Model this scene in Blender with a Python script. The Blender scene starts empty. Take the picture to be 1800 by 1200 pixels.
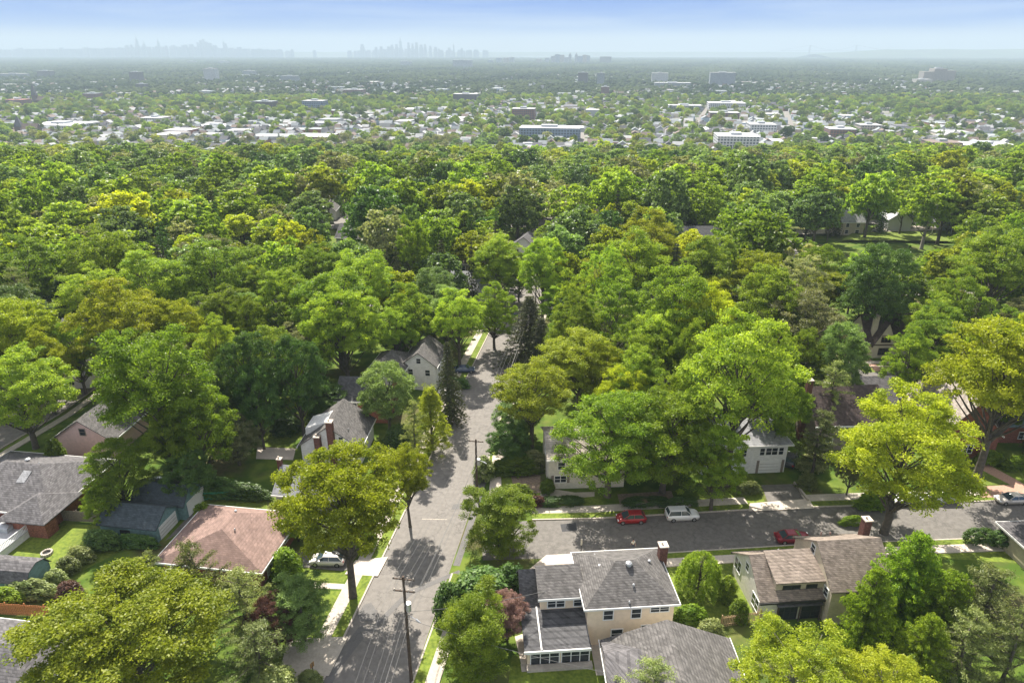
import bpy, bmesh, math, random
import numpy as np
from mathutils import Vector
R = math.radians
SC = bpy.context.scene
COL = SC.collection

# ------------------------------------------------------------------ camera, sky, sun
CAMH, PITCH, FPX = 61.0, 23.03, 1200.0           # metres, degrees below level, focal length on an 1800 px wide frame
CS, SN = math.cos(R(PITCH)), math.sin(R(PITCH))
cam = bpy.data.cameras.new('camera'); cam.lens = 24.0; cam.sensor_width = 36.0
cam.clip_start = 1.0; cam.clip_end = 60000
co = bpy.data.objects.new('camera', cam); COL.objects.link(co)
co.location = (0, 0, CAMH); co.rotation_euler = (R(90 - PITCH), 0, 0)
SC.camera = co
SUN_EL, SUN_AZ = 50.0, -15.0                      # azimuth measured from +Y towards +X
sdir = Vector((math.sin(R(SUN_AZ)) * math.cos(R(SUN_EL)), math.cos(R(SUN_AZ)) * math.cos(R(SUN_EL)), math.sin(R(SUN_EL))))
sl = bpy.data.lights.new('sun', 'SUN'); sl.energy = 5.0; sl.angle = R(0.5); sl.color = (1.0, 0.94, 0.84)
so = bpy.data.objects.new('sun', sl); COL.objects.link(so)
so.rotation_euler = (-sdir).to_track_quat('-Z', 'Y').to_euler()
W = bpy.data.worlds.new('World'); SC.world = W; W.use_nodes = True
nt = W.node_tree; nd = nt.nodes; lk = nt.links
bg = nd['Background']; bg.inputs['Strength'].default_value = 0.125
sky = nd.new('ShaderNodeTexSky'); sky.sky_type = 'NISHITA'; sky.sun_disc = False
sky.sun_elevation = R(SUN_EL); sky.sun_rotation = R(SUN_AZ); sky.air_density = 1.0; sky.dust_density = 0.6; sky.ozone_density = 2.5
tc = nd.new('ShaderNodeTexCoord'); sx = nd.new('ShaderNodeSeparateXYZ')
lk.new(tc.outputs['Generated'], sx.inputs[0])
rmp = nd.new('ShaderNodeValToRGB'); lk.new(sx.outputs[2], rmp.inputs[0]); E_ = rmp.color_ramp.elements
E_[0].position = 0.0; E_[0].color = (3.0, 2.95, 2.9, 1); E_[1].position = 0.075; E_[1].color = (0.12, 0.75, 2.9, 1)
e_ = E_.new(0.011); e_.color = (2.4, 2.5, 2.7, 1); e_ = E_.new(0.027); e_.color = (0.15, 0.85, 2.8, 1)
up = nd.new('ShaderNodeMixRGB'); up.inputs[0].default_value = 0.6; up.inputs[2].default_value = (4.3, 3.95, 3.5, 1); lk.new(sky.outputs[0], up.inputs[1])   # neutral fill light added to the unseen sky overhead, takes out the blue cast
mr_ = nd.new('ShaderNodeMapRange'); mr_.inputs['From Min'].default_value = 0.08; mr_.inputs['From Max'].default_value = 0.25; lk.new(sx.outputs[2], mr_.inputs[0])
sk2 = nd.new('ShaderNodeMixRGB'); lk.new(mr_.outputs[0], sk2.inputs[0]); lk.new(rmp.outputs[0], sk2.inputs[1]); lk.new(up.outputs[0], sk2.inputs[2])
mp = nd.new('ShaderNodeMapping'); mp.inputs['Scale'].default_value = (2.2, 2.2, 26.0); mp.inputs['Rotation'].default_value = (0, R(2.5), 0)
lk.new(tc.outputs['Generated'], mp.inputs[0])
nz = nd.new('ShaderNodeTexNoise'); nz.inputs['Scale'].default_value = 1.6; nz.inputs['Detail'].default_value = 6; nz.inputs['Distortion'].default_value = 0.6
lk.new(mp.outputs[0], nz.inputs[0])
cr = nd.new('ShaderNodeValToRGB'); cr.color_ramp.elements[0].position = 0.45; cr.color_ramp.elements[1].position = 0.8
cr.color_ramp.elements[1].color = (0.55, 0.55, 0.55, 1); lk.new(nz.outputs[0], cr.inputs[0])
mx = nd.new('ShaderNodeMixRGB'); mx.inputs[2].default_value = (2.4, 2.8, 3.4, 1)
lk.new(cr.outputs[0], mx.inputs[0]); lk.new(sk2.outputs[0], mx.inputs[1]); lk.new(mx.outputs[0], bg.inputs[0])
SC.view_settings.view_transform = 'Standard'; SC.view_settings.look = 'None'
SC.view_settings.gamma = 1.0; SC.view_settings.exposure = 1.25
SC.cycles.use_denoising = True
SC.cycles.max_bounces = 6; SC.cycles.diffuse_bounces = 4; SC.cycles.glossy_bounces = 2
SC.cycles.transmission_bounces = 4; SC.cycles.volume_bounces = 1; SC.cycles.transparent_max_bounces = 4
HAZE_DENS = 1.35e-4

# ------------------------------------------------------------------ terrain and pixel helpers
def sstep(a, b, t):
    t = np.clip((t - a) / (b - a), 0, 1); return t * t * (3 - 2 * t)
def zt(x, y):
    x = np.asarray(x, float); y = np.asarray(y, float)
    return -45 * sstep(190, 780, y) + sstep(260, 500, y) * 2.5 * np.sin(x / 95 + 1) * np.cos(y / 120) * (1 - sstep(3000, 6000, y))
def at(px, py, z=0.0, rel=False):
    v = (py - 600) / FPX; zz = z
    for _ in range(12 if rel else 1):
        d = (CAMH - zz) / (SN + v * CS)
        X, Y = (px - 900) / FPX * d, d * (CS - v * SN)
        if rel: zz = 0.5 * zz + 0.5 * (z + float(zt(X, Y)))
    return X, Y
def proj(X, Y, Z):
    dz = Z - CAMH; dep = Y * CS - dz * SN; up = Y * SN + dz * CS
    dep = np.maximum(dep, .1)
    return 900 + FPX * X / dep, 600 - FPX * up / dep, dep

# ------------------------------------------------------------------ object helpers
def put(o, parent=None):
    COL.objects.link(o)
    if parent is not None: o.parent = parent
    return o
def tag(o, label=None, cat=None, group=None, kind=None):
    if label: o['label'] = label
    if cat: o['category'] = cat
    if group: o['group'] = group
    if kind: o['kind'] = kind
    return o
def thing(name, label, cat, loc, rz=0, group=None):
    o = bpy.data.objects.new(name, None); o.empty_display_size = 0.5
    o.location = loc; o.rotation_euler = (0, 0, rz); put(o); return tag(o, label, cat, group)
class MB:
    def __init__(s): s.v = []; s.f = []; s.m = []
    def add(s, vs, fs, m=0):
        b = len(s.v); s.v += [tuple(p) for p in vs]; s.f += [tuple(i + b for i in f) for f in fs]; s.m += [m] * len(fs); return s
    def box(s, x0, x1, y0, y1, z0, z1, m=0):
        return s.add([(x0,y0,z0),(x1,y0,z0),(x1,y1,z0),(x0,y1,z0),(x0,y0,z1),(x1,y0,z1),(x1,y1,z1),(x0,y1,z1)],
                     [(0,3,2,1),(4,5,6,7),(0,1,5,4),(1,2,6,5),(2,3,7,6),(3,0,4,7)], m)
    def tube(s, pts, rad, n=6, m=0, cap=True):
        pts = [Vector(p) for p in pts]
        if not hasattr(rad, '__len__'): rad = [rad] * len(pts)
        b = len(s.v)
        for i, p in enumerate(pts):
            t = (pts[min(i + 1, len(pts) - 1)] - pts[max(i - 1, 0)]).normalized()
            a = t.orthogonal().normalized(); c = t.cross(a)
            if i and pa.dot(a - t * a.dot(t)) != 0:
                a = (pa - t * pa.dot(t)).normalized(); c = t.cross(a)
            pa = a
            for k in range(n):
                w = 2 * math.pi * k / n; s.v.append(tuple(p + (a * math.cos(w) + c * math.sin(w)) * rad[i]))
        for i in range(len(pts) - 1):
            for k in range(n):
                s.f.append((b + i*n + k, b + i*n + (k+1) % n, b + (i+1)*n + (k+1) % n, b + (i+1)*n + k)); s.m.append(m)
        if cap:
            s.f.append(tuple(b + k for k in range(n))[::-1]); s.m.append(m)
            s.f.append(tuple(b + (len(pts)-1)*n + k for k in range(n))); s.m.append(m)
        return s
    def cyl(s, x, y, z0, z1, r, n=12, m=0, r1=None): return s.tube([(x,y,z0),(x,y,z1)], [r, r if r1 is None else r1], n, m)
    def build(s, name, mats, parent=None, loc=None, rz=None, smooth=False):
        me = bpy.data.meshes.new(name); me.from_pydata(s.v, [], s.f)
        if not isinstance(mats, (list, tuple)): mats = [mats]
        for q in mats: me.materials.append(q)
        if len(mats) > 1: me.polygons.foreach_set('material_index', s.m)
        if smooth: me.polygons.foreach_set('use_smooth', [True] * len(s.f))
        me.update(); o = bpy.data.objects.new(name, me)
        if loc is not None: o.location = loc
        if rz is not None: o.rotation_euler = (0, 0, rz)
        return put(o, parent)
def npmesh(name, V, F, mats, attr=None, mi=None, smooth=False):
    me = bpy.data.meshes.new(name); n = F.shape[1]
    me.vertices.add(len(V)); me.vertices.foreach_set('co', V.astype(np.float32).ravel())
    me.loops.add(F.size); me.loops.foreach_set('vertex_index', F.astype(np.int32).ravel())
    me.polygons.add(len(F)); me.polygons.foreach_set('loop_start', np.arange(0, F.size, n, dtype=np.int32))
    if smooth: me.polygons.foreach_set('use_smooth', np.ones(len(F), bool))
    for q in (mats if isinstance(mats, (list, tuple)) else [mats]): me.materials.append(q)
    if mi is not None: me.polygons.foreach_set('material_index', mi.astype(np.int32))
    if attr is not None:
        a = me.attributes.new('var', 'FLOAT', 'FACE'); a.data.foreach_set('value', attr.astype(np.float32))
    me.update(calc_edges=True); return me

# ------------------------------------------------------------------ materials
def newmat(name):
    m = bpy.data.materials.new(name); m.use_nodes = True; return m, m.node_tree.nodes, m.node_tree.links
def mat(name, c, rough=0.8, var=0.12, scale=1.5, bump=0.0, metal=0.0, c2=None, detail=6, spec=0.3, rowz=0, rowmix=0.25, coord='Object', stain=0.0):
    m, n, l = newmat(name); b = n['Principled BSDF']
    b.inputs['Roughness'].default_value = rough; b.inputs['Metallic'].default_value = metal; b.inputs['Specular IOR Level'].default_value = spec
    c = tuple(c); c2 = tuple(c2) if c2 else tuple(min(1, k * (1 + var * 2)) for k in c); c1 = tuple(k * (1 - var) for k in c)
    t = n.new('ShaderNodeTexCoord'); z = n.new('ShaderNodeTexNoise'); z.inputs['Scale'].default_value = scale; z.inputs['Detail'].default_value = detail
    l.new(t.outputs[coord], z.inputs[0])
    r = n.new('ShaderNodeValToRGB'); r.color_ramp.elements[0].position = 0.3; r.color_ramp.elements[1].position = 0.7
    r.color_ramp.elements[0].color = (*c1, 1); r.color_ramp.elements[1].color = (*c2, 1); l.new(z.outputs[0], r.inputs[0])
    out = r.outputs[0]
    if stain:
        z2 = n.new('ShaderNodeTexNoise'); z2.inputs['Scale'].default_value = scale * .12; z2.inputs['Detail'].default_value = 9; z2.inputs['Roughness'].default_value = .65
        l.new(t.outputs[coord], z2.inputs[0]); r2 = n.new('ShaderNodeValToRGB')
        r2.color_ramp.elements[0].position = .38; r2.color_ramp.elements[1].position = .62
        r2.color_ramp.elements[0].color = (1 - stain,) * 3 + (1,); r2.color_ramp.elements[1].color = (1 + stain * .4,) * 3 + (1,)
        l.new(z2.outputs[0], r2.inputs[0]); q = n.new('ShaderNodeMixRGB'); q.blend_type = 'MULTIPLY'; q.inputs[0].default_value = 1
        l.new(out, q.inputs[1]); l.new(r2.outputs[0], q.inputs[2]); out = q.outputs[0]
    if rowz:      # courses of shingles or boards follow the height
        s = n.new('ShaderNodeSeparateXYZ'); l.new(t.outputs['Object'], s.inputs[0])
        a = n.new('ShaderNodeMath'); a.operation = 'MULTIPLY'; a.inputs[1].default_value = 1 / rowz; l.new(s.outputs[2], a.inputs[0])
        f = n.new('ShaderNodeMath'); f.operation = 'FRACT'; l.new(a.outputs[0], f.inputs[0])
        fl = n.new('ShaderNodeMath'); fl.operation = 'FLOOR'; l.new(a.outputs[0], fl.inputs[0])
        g = n.new('ShaderNodeMath'); g.operation = 'LESS_THAN'; g.inputs[1].default_value = 0.3; l.new(f.outputs[0], g.inputs[0])
        h = n.new('ShaderNodeMath'); h.operation = 'MULTIPLY'; h.inputs[1].default_value = rowmix; l.new(g.outputs[0], h.inputs[0])
        q = n.new('ShaderNodeMixRGB'); q.blend_type = 'MULTIPLY'; q.inputs[2].default_value = (0.35, 0.35, 0.36, 1)
        l.new(h.outputs[0], q.inputs[0]); l.new(out, q.inputs[1]); out = q.outputs[0]
        # single tabs differ a little
        xx = n.new('ShaderNodeMath'); xx.operation = 'ADD'; l.new(s.outputs[0], xx.inputs[0]); l.new(s.outputs[1], xx.inputs[1])
        xs = n.new('ShaderNodeMath'); xs.operation = 'MULTIPLY'; xs.inputs[1].default_value = 3.2; l.new(xx.outputs[0], xs.inputs[0])
        xf = n.new('ShaderNodeMath'); xf.operation = 'FLOOR'; l.new(xs.outputs[0], xf.inputs[0])
        cb = n.new('ShaderNodeCombineXYZ'); l.new(xf.outputs[0], cb.inputs[0]); l.new(fl.outputs[0], cb.inputs[1])
        w = n.new('ShaderNodeTexWhiteNoise'); l.new(cb.outputs[0], w.inputs[0])
        mr = n.new('ShaderNodeMapRange'); mr.inputs['To Min'].default_value = 1 - rowmix * .7; mr.inputs['To Max'].default_value = 1 + rowmix * .5
        l.new(w.outputs[0], mr.inputs[0]); q2 = n.new('ShaderNodeMixRGB'); q2.blend_type = 'MULTIPLY'; q2.inputs[0].default_value = 1
        l.new(out, q2.inputs[1]); l.new(mr.outputs[0], q2.inputs[2]); out = q2.outputs[0]
    if name.startswith('asphalt') and not 'fresh' in name:
        vo = n.new('ShaderNodeTexVoronoi'); vo.feature = 'DISTANCE_TO_EDGE'; vo.inputs['Scale'].default_value = .16; wz = n.new('ShaderNodeTexNoise'); wz.inputs['Scale'].default_value = .5; wz.inputs['Detail'].default_value = 6
        l.new(t.outputs['Object'], wz.inputs[0]); ma = n.new('ShaderNodeVectorMath'); ma.operation = 'MULTIPLY_ADD'; ma.inputs[1].default_value = (5, 5, 5); l.new(wz.outputs['Color'], ma.inputs[0]); l.new(t.outputs['Object'], ma.inputs[2]); l.new(ma.outputs[0], vo.inputs[0])
        lt = n.new('ShaderNodeMath'); lt.operation = 'LESS_THAN'; lt.inputs[1].default_value = .012; l.new(vo.outputs['Distance'], lt.inputs[0]); lm = n.new('ShaderNodeMath'); lm.operation = 'MULTIPLY'; lm.inputs[1].default_value = .35; l.new(lt.outputs[0], lm.inputs[0])
        q = n.new('ShaderNodeMixRGB'); q.inputs[2].default_value = (.07,.065,.06,1); l.new(lm.outputs[0], q.inputs[0]); l.new(out, q.inputs[1]); out = q.outputs[0]
    l.new(out, b.inputs['Base Color'])
    if bump:
        bp = n.new('ShaderNodeBump'); bp.inputs['Strength'].default_value = bump; bp.inputs['Distance'].default_value = 0.05
        z3 = n.new('ShaderNodeTexNoise'); z3.inputs['Scale'].default_value = scale * 6; l.new(t.outputs[coord], z3.inputs[0])
        l.new(z3.outputs[0], bp.inputs['Height']); l.new(bp.outputs[0], b.inputs['Normal'])
    return m
def leafmat(name, ca, cb, trans=0.50, sat=0.95, cc=None):
    """ca..cb across leaves, object random shifts hue and value"""
    m, n, l = newmat(name); b = n['Principled BSDF']; b.inputs['Roughness'].default_value = 0.45; b.inputs['Specular IOR Level'].default_value = 0.0 if name == 'leaf_far' else 0.2
    at_ = n.new('ShaderNodeAttribute'); at_.attribute_name = 'var'
    r = n.new('ShaderNodeValToRGB'); r.color_ramp.elements[0].color = (*ca, 1); r.color_ramp.elements[1].color = (*cb, 1)
    if name == 'leaf_far': b.inputs['Roughness'].default_value = 1.0
    if cc: e = r.color_ramp.elements.new(0.85); e.color = (*cb, 1); r.color_ramp.elements[-1].color = (*cc, 1)
    l.new(at_.outputs['Fac'], r.inputs[0])
    oi = n.new('ShaderNodeObjectInfo'); h = n.new('ShaderNodeHueSaturation')
    m1 = n.new('ShaderNodeMapRange'); m1.inputs['To Min'].default_value = 0.493; m1.inputs['To Max'].default_value = 0.512; l.new(oi.outputs['Random'], m1.inputs[0])
    wn = n.new('ShaderNodeTexWhiteNoise'); wn.noise_dimensions = '1D'; l.new(oi.outputs['Random'], wn.inputs['W'])
    m2 = n.new('ShaderNodeMapRange'); m2.inputs['To Min'].default_value = 0.62; m2.inputs['To Max'].default_value = 1.28; l.new(wn.outputs[0], m2.inputs[0])
    l.new(m1.outputs[0], h.inputs['Hue']); l.new(m2.outputs[0], h.inputs['Value']); h.inputs['Saturation'].default_value = sat
    l.new(r.outputs[0], h.inputs['Color']); l.new(h.outputs[0], b.inputs['Base Color'])
    t = n.new('ShaderNodeBsdfTranslucent'); g = n.new('ShaderNodeMixRGB'); g.blend_type = 'MULTIPLY'; g.inputs[0].default_value = 1
    g.inputs[2].default_value = (1.35, 1.40, 0.6, 1); l.new(h.outputs[0], g.inputs[1]); l.new(g.outputs[0], t.inputs[0])
    x = n.new('ShaderNodeMixShader'); x.inputs[0].default_value = trans
    l.new(b.outputs[0], x.inputs[1]); l.new(t.outputs[0], x.inputs[2]); l.new(x.outputs[0], n['Material Output'].inputs['Surface'])
    return m
LM = {
 'oak': leafmat('leaf_oak', (0.138, 0.227, 0.019), (0.357, 0.447, 0.032)),
 'lime': leafmat('leaf_lime', (0.210, 0.263, 0.006), (0.473, 0.493, 0.011), 0.45),
 'bright': leafmat('leaf_bright', (0.115, 0.190, 0.012), (0.285, 0.370, 0.020)),
 'dark': leafmat('leaf_dark', (0.048, 0.105, 0.020), (0.135, 0.220, 0.037), 0.3),
 'cool': leafmat('leaf_cool', (0.108, 0.179, 0.040), (0.272, 0.372, 0.108), 0.38),
 'pale': leafmat('leaf_pale', (0.176, 0.204, 0.066), (0.418, 0.407, 0.198), 0.38),
 'pine': leafmat('leaf_pine', (0.127, 0.171, 0.042), (0.342, 0.372, 0.119), 0.3),
 'spruce': leafmat('leaf_spruce', (0.046, 0.060, 0.023), (0.124, 0.127, 0.052), 0.15),
 'purple': leafmat('leaf_purple', (0.055, 0.022, 0.018), (0.140, 0.058, 0.040), 0.3),
 'rose': leafmat('leaf_rose', (0.190, 0.095, 0.090), (0.400, 0.235, 0.210), 0.3),
 'gold': leafmat('leaf_gold', (0.160, 0.210, 0.014), (0.380, 0.420, 0.024)),
}
BARK = mat('bark', (0.085,0.072,0.058), 0.9, 0.25, 3.0, 0.4)
BARKP = mat('bark_pale', (0.20,0.18,0.15), 0.9, 0.25, 3.0, 0.4)
ASPH = mat('asphalt', (0.185,0.169,0.152), 0.9, 0.06, 12.0, 0.15, stain=0.16)
ASPH2 = mat('asphalt_cross', (0.150,0.138,0.125), 0.9, 0.08, 12.0, 0.15, stain=0.2)
PATCH = mat('asphalt_patch', (0.135,0.128,0.122), 0.9, 0.1, 10.0, stain=.1)
DARKP = mat('asphalt_fresh', (0.05,0.05,0.052), 0.9, 0.15, 8.0)
CONC = mat('concrete', (0.43,0.38,0.32), 0.9, 0.08, 4.0, 0.1, stain=0.15)
CONC2 = mat('concrete_pale', (0.52,0.45,0.38), 0.9, 0.08, 4.0, stain=0.12)
KERB = mat('kerb_stone', (0.40,0.35,0.30), 0.9, 0.15, 6.0)
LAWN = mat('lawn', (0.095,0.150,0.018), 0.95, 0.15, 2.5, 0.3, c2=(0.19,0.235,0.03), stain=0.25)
WHITE = mat('white_paint', (0.72,0.71,0.68), 0.55, 0.03)
OFFW = mat('cream_paint', (0.62,0.57,0.46), 0.6, 0.04)
GLASS = mat('window_glass', (0.025,0.03,0.034), 0.12, 0.3, 1.0, spec=0.6)
BLACKM = mat('black_metal', (0.03,0.03,0.03), 0.5)
STEEL = mat('steel', (0.45,0.45,0.46), 0.4, metal=0.6)
WOODP = mat('pole_wood', (0.07,0.05,0.038), 0.9, 0.3, 5)
BRICK = mat('brick', (0.22,0.085,0.055), 0.9, 0.25, 6.0, rowz=0.15, rowmix=.3)
BRICKD = mat('brick_dark', (0.12,0.055,0.042), 0.9, 0.25, 6.0, rowz=0.15, rowmix=.3)
def roofmat(name, c, row=0.13, mix=0.45, st=.2): return mat(name, c, 0.92, 0.1, 9.0, 0.2, rowz=row, rowmix=mix, stain=st)
RGREY = roofmat('shingle_grey', (0.120,0.112,0.106)); RDARK = roofmat('shingle_dark', (0.088,0.086,0.088))
RBROWN = roofmat('shingle_brown', (0.24,0.195,0.16)); RMAUVE = roofmat('shingle_mauve', (0.225,0.150,0.125), 0.13, .22)
RLIGHT = roofmat('shingle_light', (0.30,0.30,0.31), 0.13, .25); RTEAL = roofmat('shingle_slate_blue', (0.062,0.078,0.088), .13, .3)
RSLATE = roofmat('slate_green', (0.16,0.215,0.215), .2, .35, .3); RTAN = roofmat('shingle_tan', (0.37,0.32,0.28)); RCHOC = roofmat('shingle_chocolate', (0.085,0.062,0.056))
RCHAR = roofmat('shingle_charcoal', (0.12,0.113,0.115))
WBEIGE = mat('stucco_beige', (0.74,0.60,0.44), 0.9, 0.04, 2, 0.1); WTAN = mat('siding_tan', (0.50,0.43,0.32), 0.85, 0.05, 2, rowz=.2, rowmix=.15)
WCREAM = mat('siding_cream', (0.62,0.58,0.50), 0.8, 0.04, 2, rowz=.2, rowmix=.12); WWHITE = mat('siding_white', (0.72,0.71,0.68), 0.7, 0.03, 2, rowz=.18, rowmix=.12)
WPINK = mat('siding_pink', (0.60,0.42,0.37), 0.8, 0.04, 2, rowz=.18, rowmix=.1); WTEAL = mat('siding_teal', (0.16,0.26,0.26), 0.8, 0.08, 2, rowz=.2, rowmix=.2)
WTAUPE = mat('siding_taupe', (0.24,0.20,0.165), 0.85, 0.06, 2, rowz=.2, rowmix=.2); WGREY = mat('siding_grey', (0.36,0.38,0.39), 0.8, 0.05, 2, rowz=.2, rowmix=.15)
CEDAR = mat('cedar_wood', (0.42,0.17,0.07), 0.85, 0.2, 5); GREYW = mat('weathered_wood', (0.20,0.165,0.13), 0.9, 0.25, 5)
TANW = mat('tan_wood', (0.50,0.34,0.20), 0.85, 0.15, 5)
BARE = mat('garden_soil', (0.20,0.15,0.11), 0.95, 0.25, 3.0)
PAVER = mat('red_paver', (0.36,0.22,0.16), 0.9, 0.15, 5)

# ------------------------------------------------------------------ ground
def ground_mat():
    m, n, l = newmat('ground'); b = n['Principled BSDF']; b.inputs['Roughness'].default_value = 0.95; b.inputs['Specular IOR Level'].default_value = 0.1
    t = n.new('ShaderNodeTexCoord'); s = n.new('ShaderNodeSeparateXYZ'); l.new(t.outputs['Object'], s.inputs[0])
    def noise(sc, d=5):
        z = n.new('ShaderNodeTexNoise'); z.inputs['Scale'].default_value = sc; z.inputs['Detail'].default_value = d; l.new(t.outputs['Object'], z.inputs[0]); return z.outputs[0]
    def ramp(i, p0, c0, p1, c1):
        r = n.new('ShaderNodeValToRGB'); r.color_ramp.elements[0].position = p0; r.color_ramp.elements[1].position = p1
        r.color_ramp.elements[0].color = (*c0, 1); r.color_ramp.elements[1].color = (*c1, 1); l.new(i, r.inputs[0]); return r.outputs[0]
    def mix(f, a, b_):
        q = n.new('ShaderNodeMixRGB'); l.new(f, q.inputs[0]); l.new(a, q.inputs[1]); l.new(b_, q.inputs[2]); return q.outputs[0]
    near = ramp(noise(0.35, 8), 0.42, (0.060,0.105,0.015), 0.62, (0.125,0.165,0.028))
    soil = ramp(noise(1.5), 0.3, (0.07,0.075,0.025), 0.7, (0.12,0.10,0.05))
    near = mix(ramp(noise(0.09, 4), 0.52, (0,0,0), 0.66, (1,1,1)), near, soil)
    v = n.new('ShaderNodeTexVoronoi'); v.inputs['Scale'].default_value = 0.035; l.new(t.outputs['Object'], v.inputs[0])
    vs = n.new('ShaderNodeSeparateColor'); l.new(v.outputs['Color'], vs.inputs[0])
    town = ramp(vs.outputs[0], 0.35, (0.045,0.075,0.025), 0.75, (0.26,0.25,0.23))
    far = ramp(noise(0.004, 8), 0.4, (0.035,0.055,0.025), 0.7, (0.10,0.11,0.08))
    def step(a, c):
        r = n.new('ShaderNodeMapRange'); r.inputs['From Min'].default_value = a; r.inputs['From Max'].default_value = c; l.new(s.outputs[1], r.inputs[0]); return r.outputs[0]
    c = mix(step(560, 800), near, town); c = mix(step(1200, 1900), c, far)
    l.new(c, b.inputs['Base Color']); return m
ys = np.concatenate([np.linspace(-140, 180, 9), np.linspace(200, 900, 60), np.linspace(950, 3000, 30), np.linspace(3300, 20000, 20)])
us = np.linspace(-1, 1, 81)
gx = np.array([[u * (320 + 0.95 * max(y, 0)) for u in us] for y in ys]); gy = np.array([[y] * len(us) for y in ys])
gz = zt(gx, gy); V = np.stack([gx, gy, gz], -1).reshape(-1, 3); nu = len(us)
ii, jj = np.meshgrid(np.arange(len(ys) - 1), np.arange(nu - 1), indexing='ij'); a0 = (ii * nu + jj).ravel()
F = np.stack([a0, a0 + 1, a0 + nu + 1, a0 + nu], 1)
g = bpy.data.objects.new('ground', npmesh('ground', V, F, ground_mat(), smooth=True)); put(g); tag(g, kind='structure')

def resample(pts, step=8.0):
    out = [pts[0]]
    for a, b in zip(pts[:-1], pts[1:]):
        L = math.dist(a, b); k = max(1, int(L / step))
        out += [(a[0] + (b[0]-a[0]) * i / k, a[1] + (b[1]-a[1]) * i / k) for i in range(1, k + 1)]
    return out
def offset(pts, d):
    out = []
    for i, p in enumerate(pts):
        a = pts[max(i-1, 0)]; b = pts[min(i+1, len(pts)-1)]; t = Vector((b[0]-a[0], b[1]-a[1])).normalized()
        out.append((p[0] + t.y * d, p[1] - t.x * d))        # + is the right-hand side
    return out
def lift(y): return 0.004 if y < 188 else 0.004 + min(0.6, (y - 188) * 0.004)
def strip(name, pts, d0, d1, m, z=0.0, thick=0.0, step=8.0, kind='structure'):
    P = resample(pts, step); A = offset(P, d0); B = offset(P, d1); mb = MB(); n = len(P)
    zz = [float(zt(*p)) + lift(p[1]) + z for p in P]
    if not thick:
        mb.add([(A[i][0], A[i][1], zz[i]) for i in range(n)] + [(B[i][0], B[i][1], zz[i]) for i in range(n)], [(i, n+i, n+i+1, i+1) for i in range(n-1)])
    else:
        v = []
        for i in range(n):
            v += [(A[i][0],A[i][1],zz[i]-.05),(B[i][0],B[i][1],zz[i]-.05),(B[i][0],B[i][1],zz[i]+thick),(A[i][0],A[i][1],zz[i]+thick)]
        f = []
        for i in range(n-1):
            for k in range(4): f.append((4*i+k, 4*i+(k+1)%4, 4*i+4+(k+1)%4, 4*i+4+k))
        f += [(3,2,1,0), (4*n-4,4*n-3,4*n-2,4*n-1)]; mb.add(v, f)
    o = mb.build(name, m); tag(o, kind=kind); return o
def sheet(name, pts, m, z=0.006, kind='structure'):
    mb = MB(); mb.add([(x, y, float(zt(x, y)) + z) for x, y in pts], [tuple(range(len(pts)))]); o = mb.build(name, m); tag(o, kind=kind); return o

MAIN = [(-24,-10),(-20,20),(-15.2,52),(-9.6,87.8),(-5.5,118),(3,172),(10,236),(16,300),(26,420),(34,560)]
CROSS = [(-4,74.6),(12,75.3),(38,77.6),(71,79.4),(150,82)]
LEFT = [(-98,40),(-93,80),(-87,110),(-84,150),(-80,230),(-79,310),(-77,420)]
BACK = [(16,121),(60,125.5),(120,128)]
FAR1 = [(-84,172),(-40,171),(4,168),(60,176),(140,182)]
strip('road', MAIN, -4.6, 4.6, ASPH)
o = strip('road', CROSS, -3.9, 3.9, ASPH2, 0.004)
strip('road', LEFT, -4.3, 4.3, ASPH)
strip('road', BACK, -3.6, 3.6, ASPH2); strip('road', FAR1, -4, 4, ASPH, 0.004)
# kerbs, planting strips and pavements
seg1 = [(-24,-10),(-20,20),(-15.2,52),(-9.6,87.8),(-5.5,118),(1.5,162)]
strip('kerb', seg1, -4.8, -4.6, KERB, 0, .13)
strip('verge', seg1, -6.1, -4.8, LAWN, 0, .12)
strip('sidewalk', seg1, -7.7, -6.1, CONC, 0, .125)
strip('sidewalk', [(3.4,178),(10,236),(14,280)], -7.6, -6.2, CONC, 0, .12)
segR = [(-9.0,91),(-5.5,118),(1.5,162)]
strip('kerb', segR, 4.6, 4.8, KERB, 0, .13); strip('sidewalk', segR, 5.9, 7.4, CONC, 0, .125); strip('verge', segR, 4.8, 5.9, LAWN, 0, .12)
segS = [(-24,-10),(-20,20),(-15.2,52),(-12.2,69)]
strip('kerb', segS, 4.6, 4.8, KERB, 0, .13); strip('sidewalk', segS, 6.0, 7.5, CONC, 0, .125); strip('verge', segS, 4.8, 6.0, LAWN, 0, .12)
cN = [(3,75),(12,75.3),(35,77.35)]; cN2 = [(43.5,77.9),(71,79.4),(150,82)]
for s_ in (cN, cN2):
    strip('kerb', s_, -4.1, -3.9, KERB, 0, .13); strip('verge', s_, -5.3, -4.1, LAWN, 0, .12)
    strip('sidewalk', s_, -6.9, -5.3, CONC, 0, .125)
cS = [(5,74.9),(12,75.3),(38,77.6),(71,79.4),(150,82)]
strip('kerb', cS, 3.9, 4.1, KERB, 0, .13); strip('verge', cS, 4.1, 5.1, LAWN, 0, .12); strip('sidewalk', cS, 5.1, 6.6, CONC2, 0, .125)
strip('kerb', [(-91.5,90),(-87,110),(-84,150)], 4.3, 4.5, KERB, 0, .13); strip('sidewalk', [(-91.5,90),(-87,110),(-84,150)], 5.6, 7, CONC, 0, .12)
strip('kerb', BACK, 3.6, 3.8, CONC2, 0, .13); strip('kerb', BACK, -3.8, -3.6, CONC2, 0, .13); strip('sidewalk', BACK, -6.3, -5.0, CONC, 0, .12)
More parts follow.
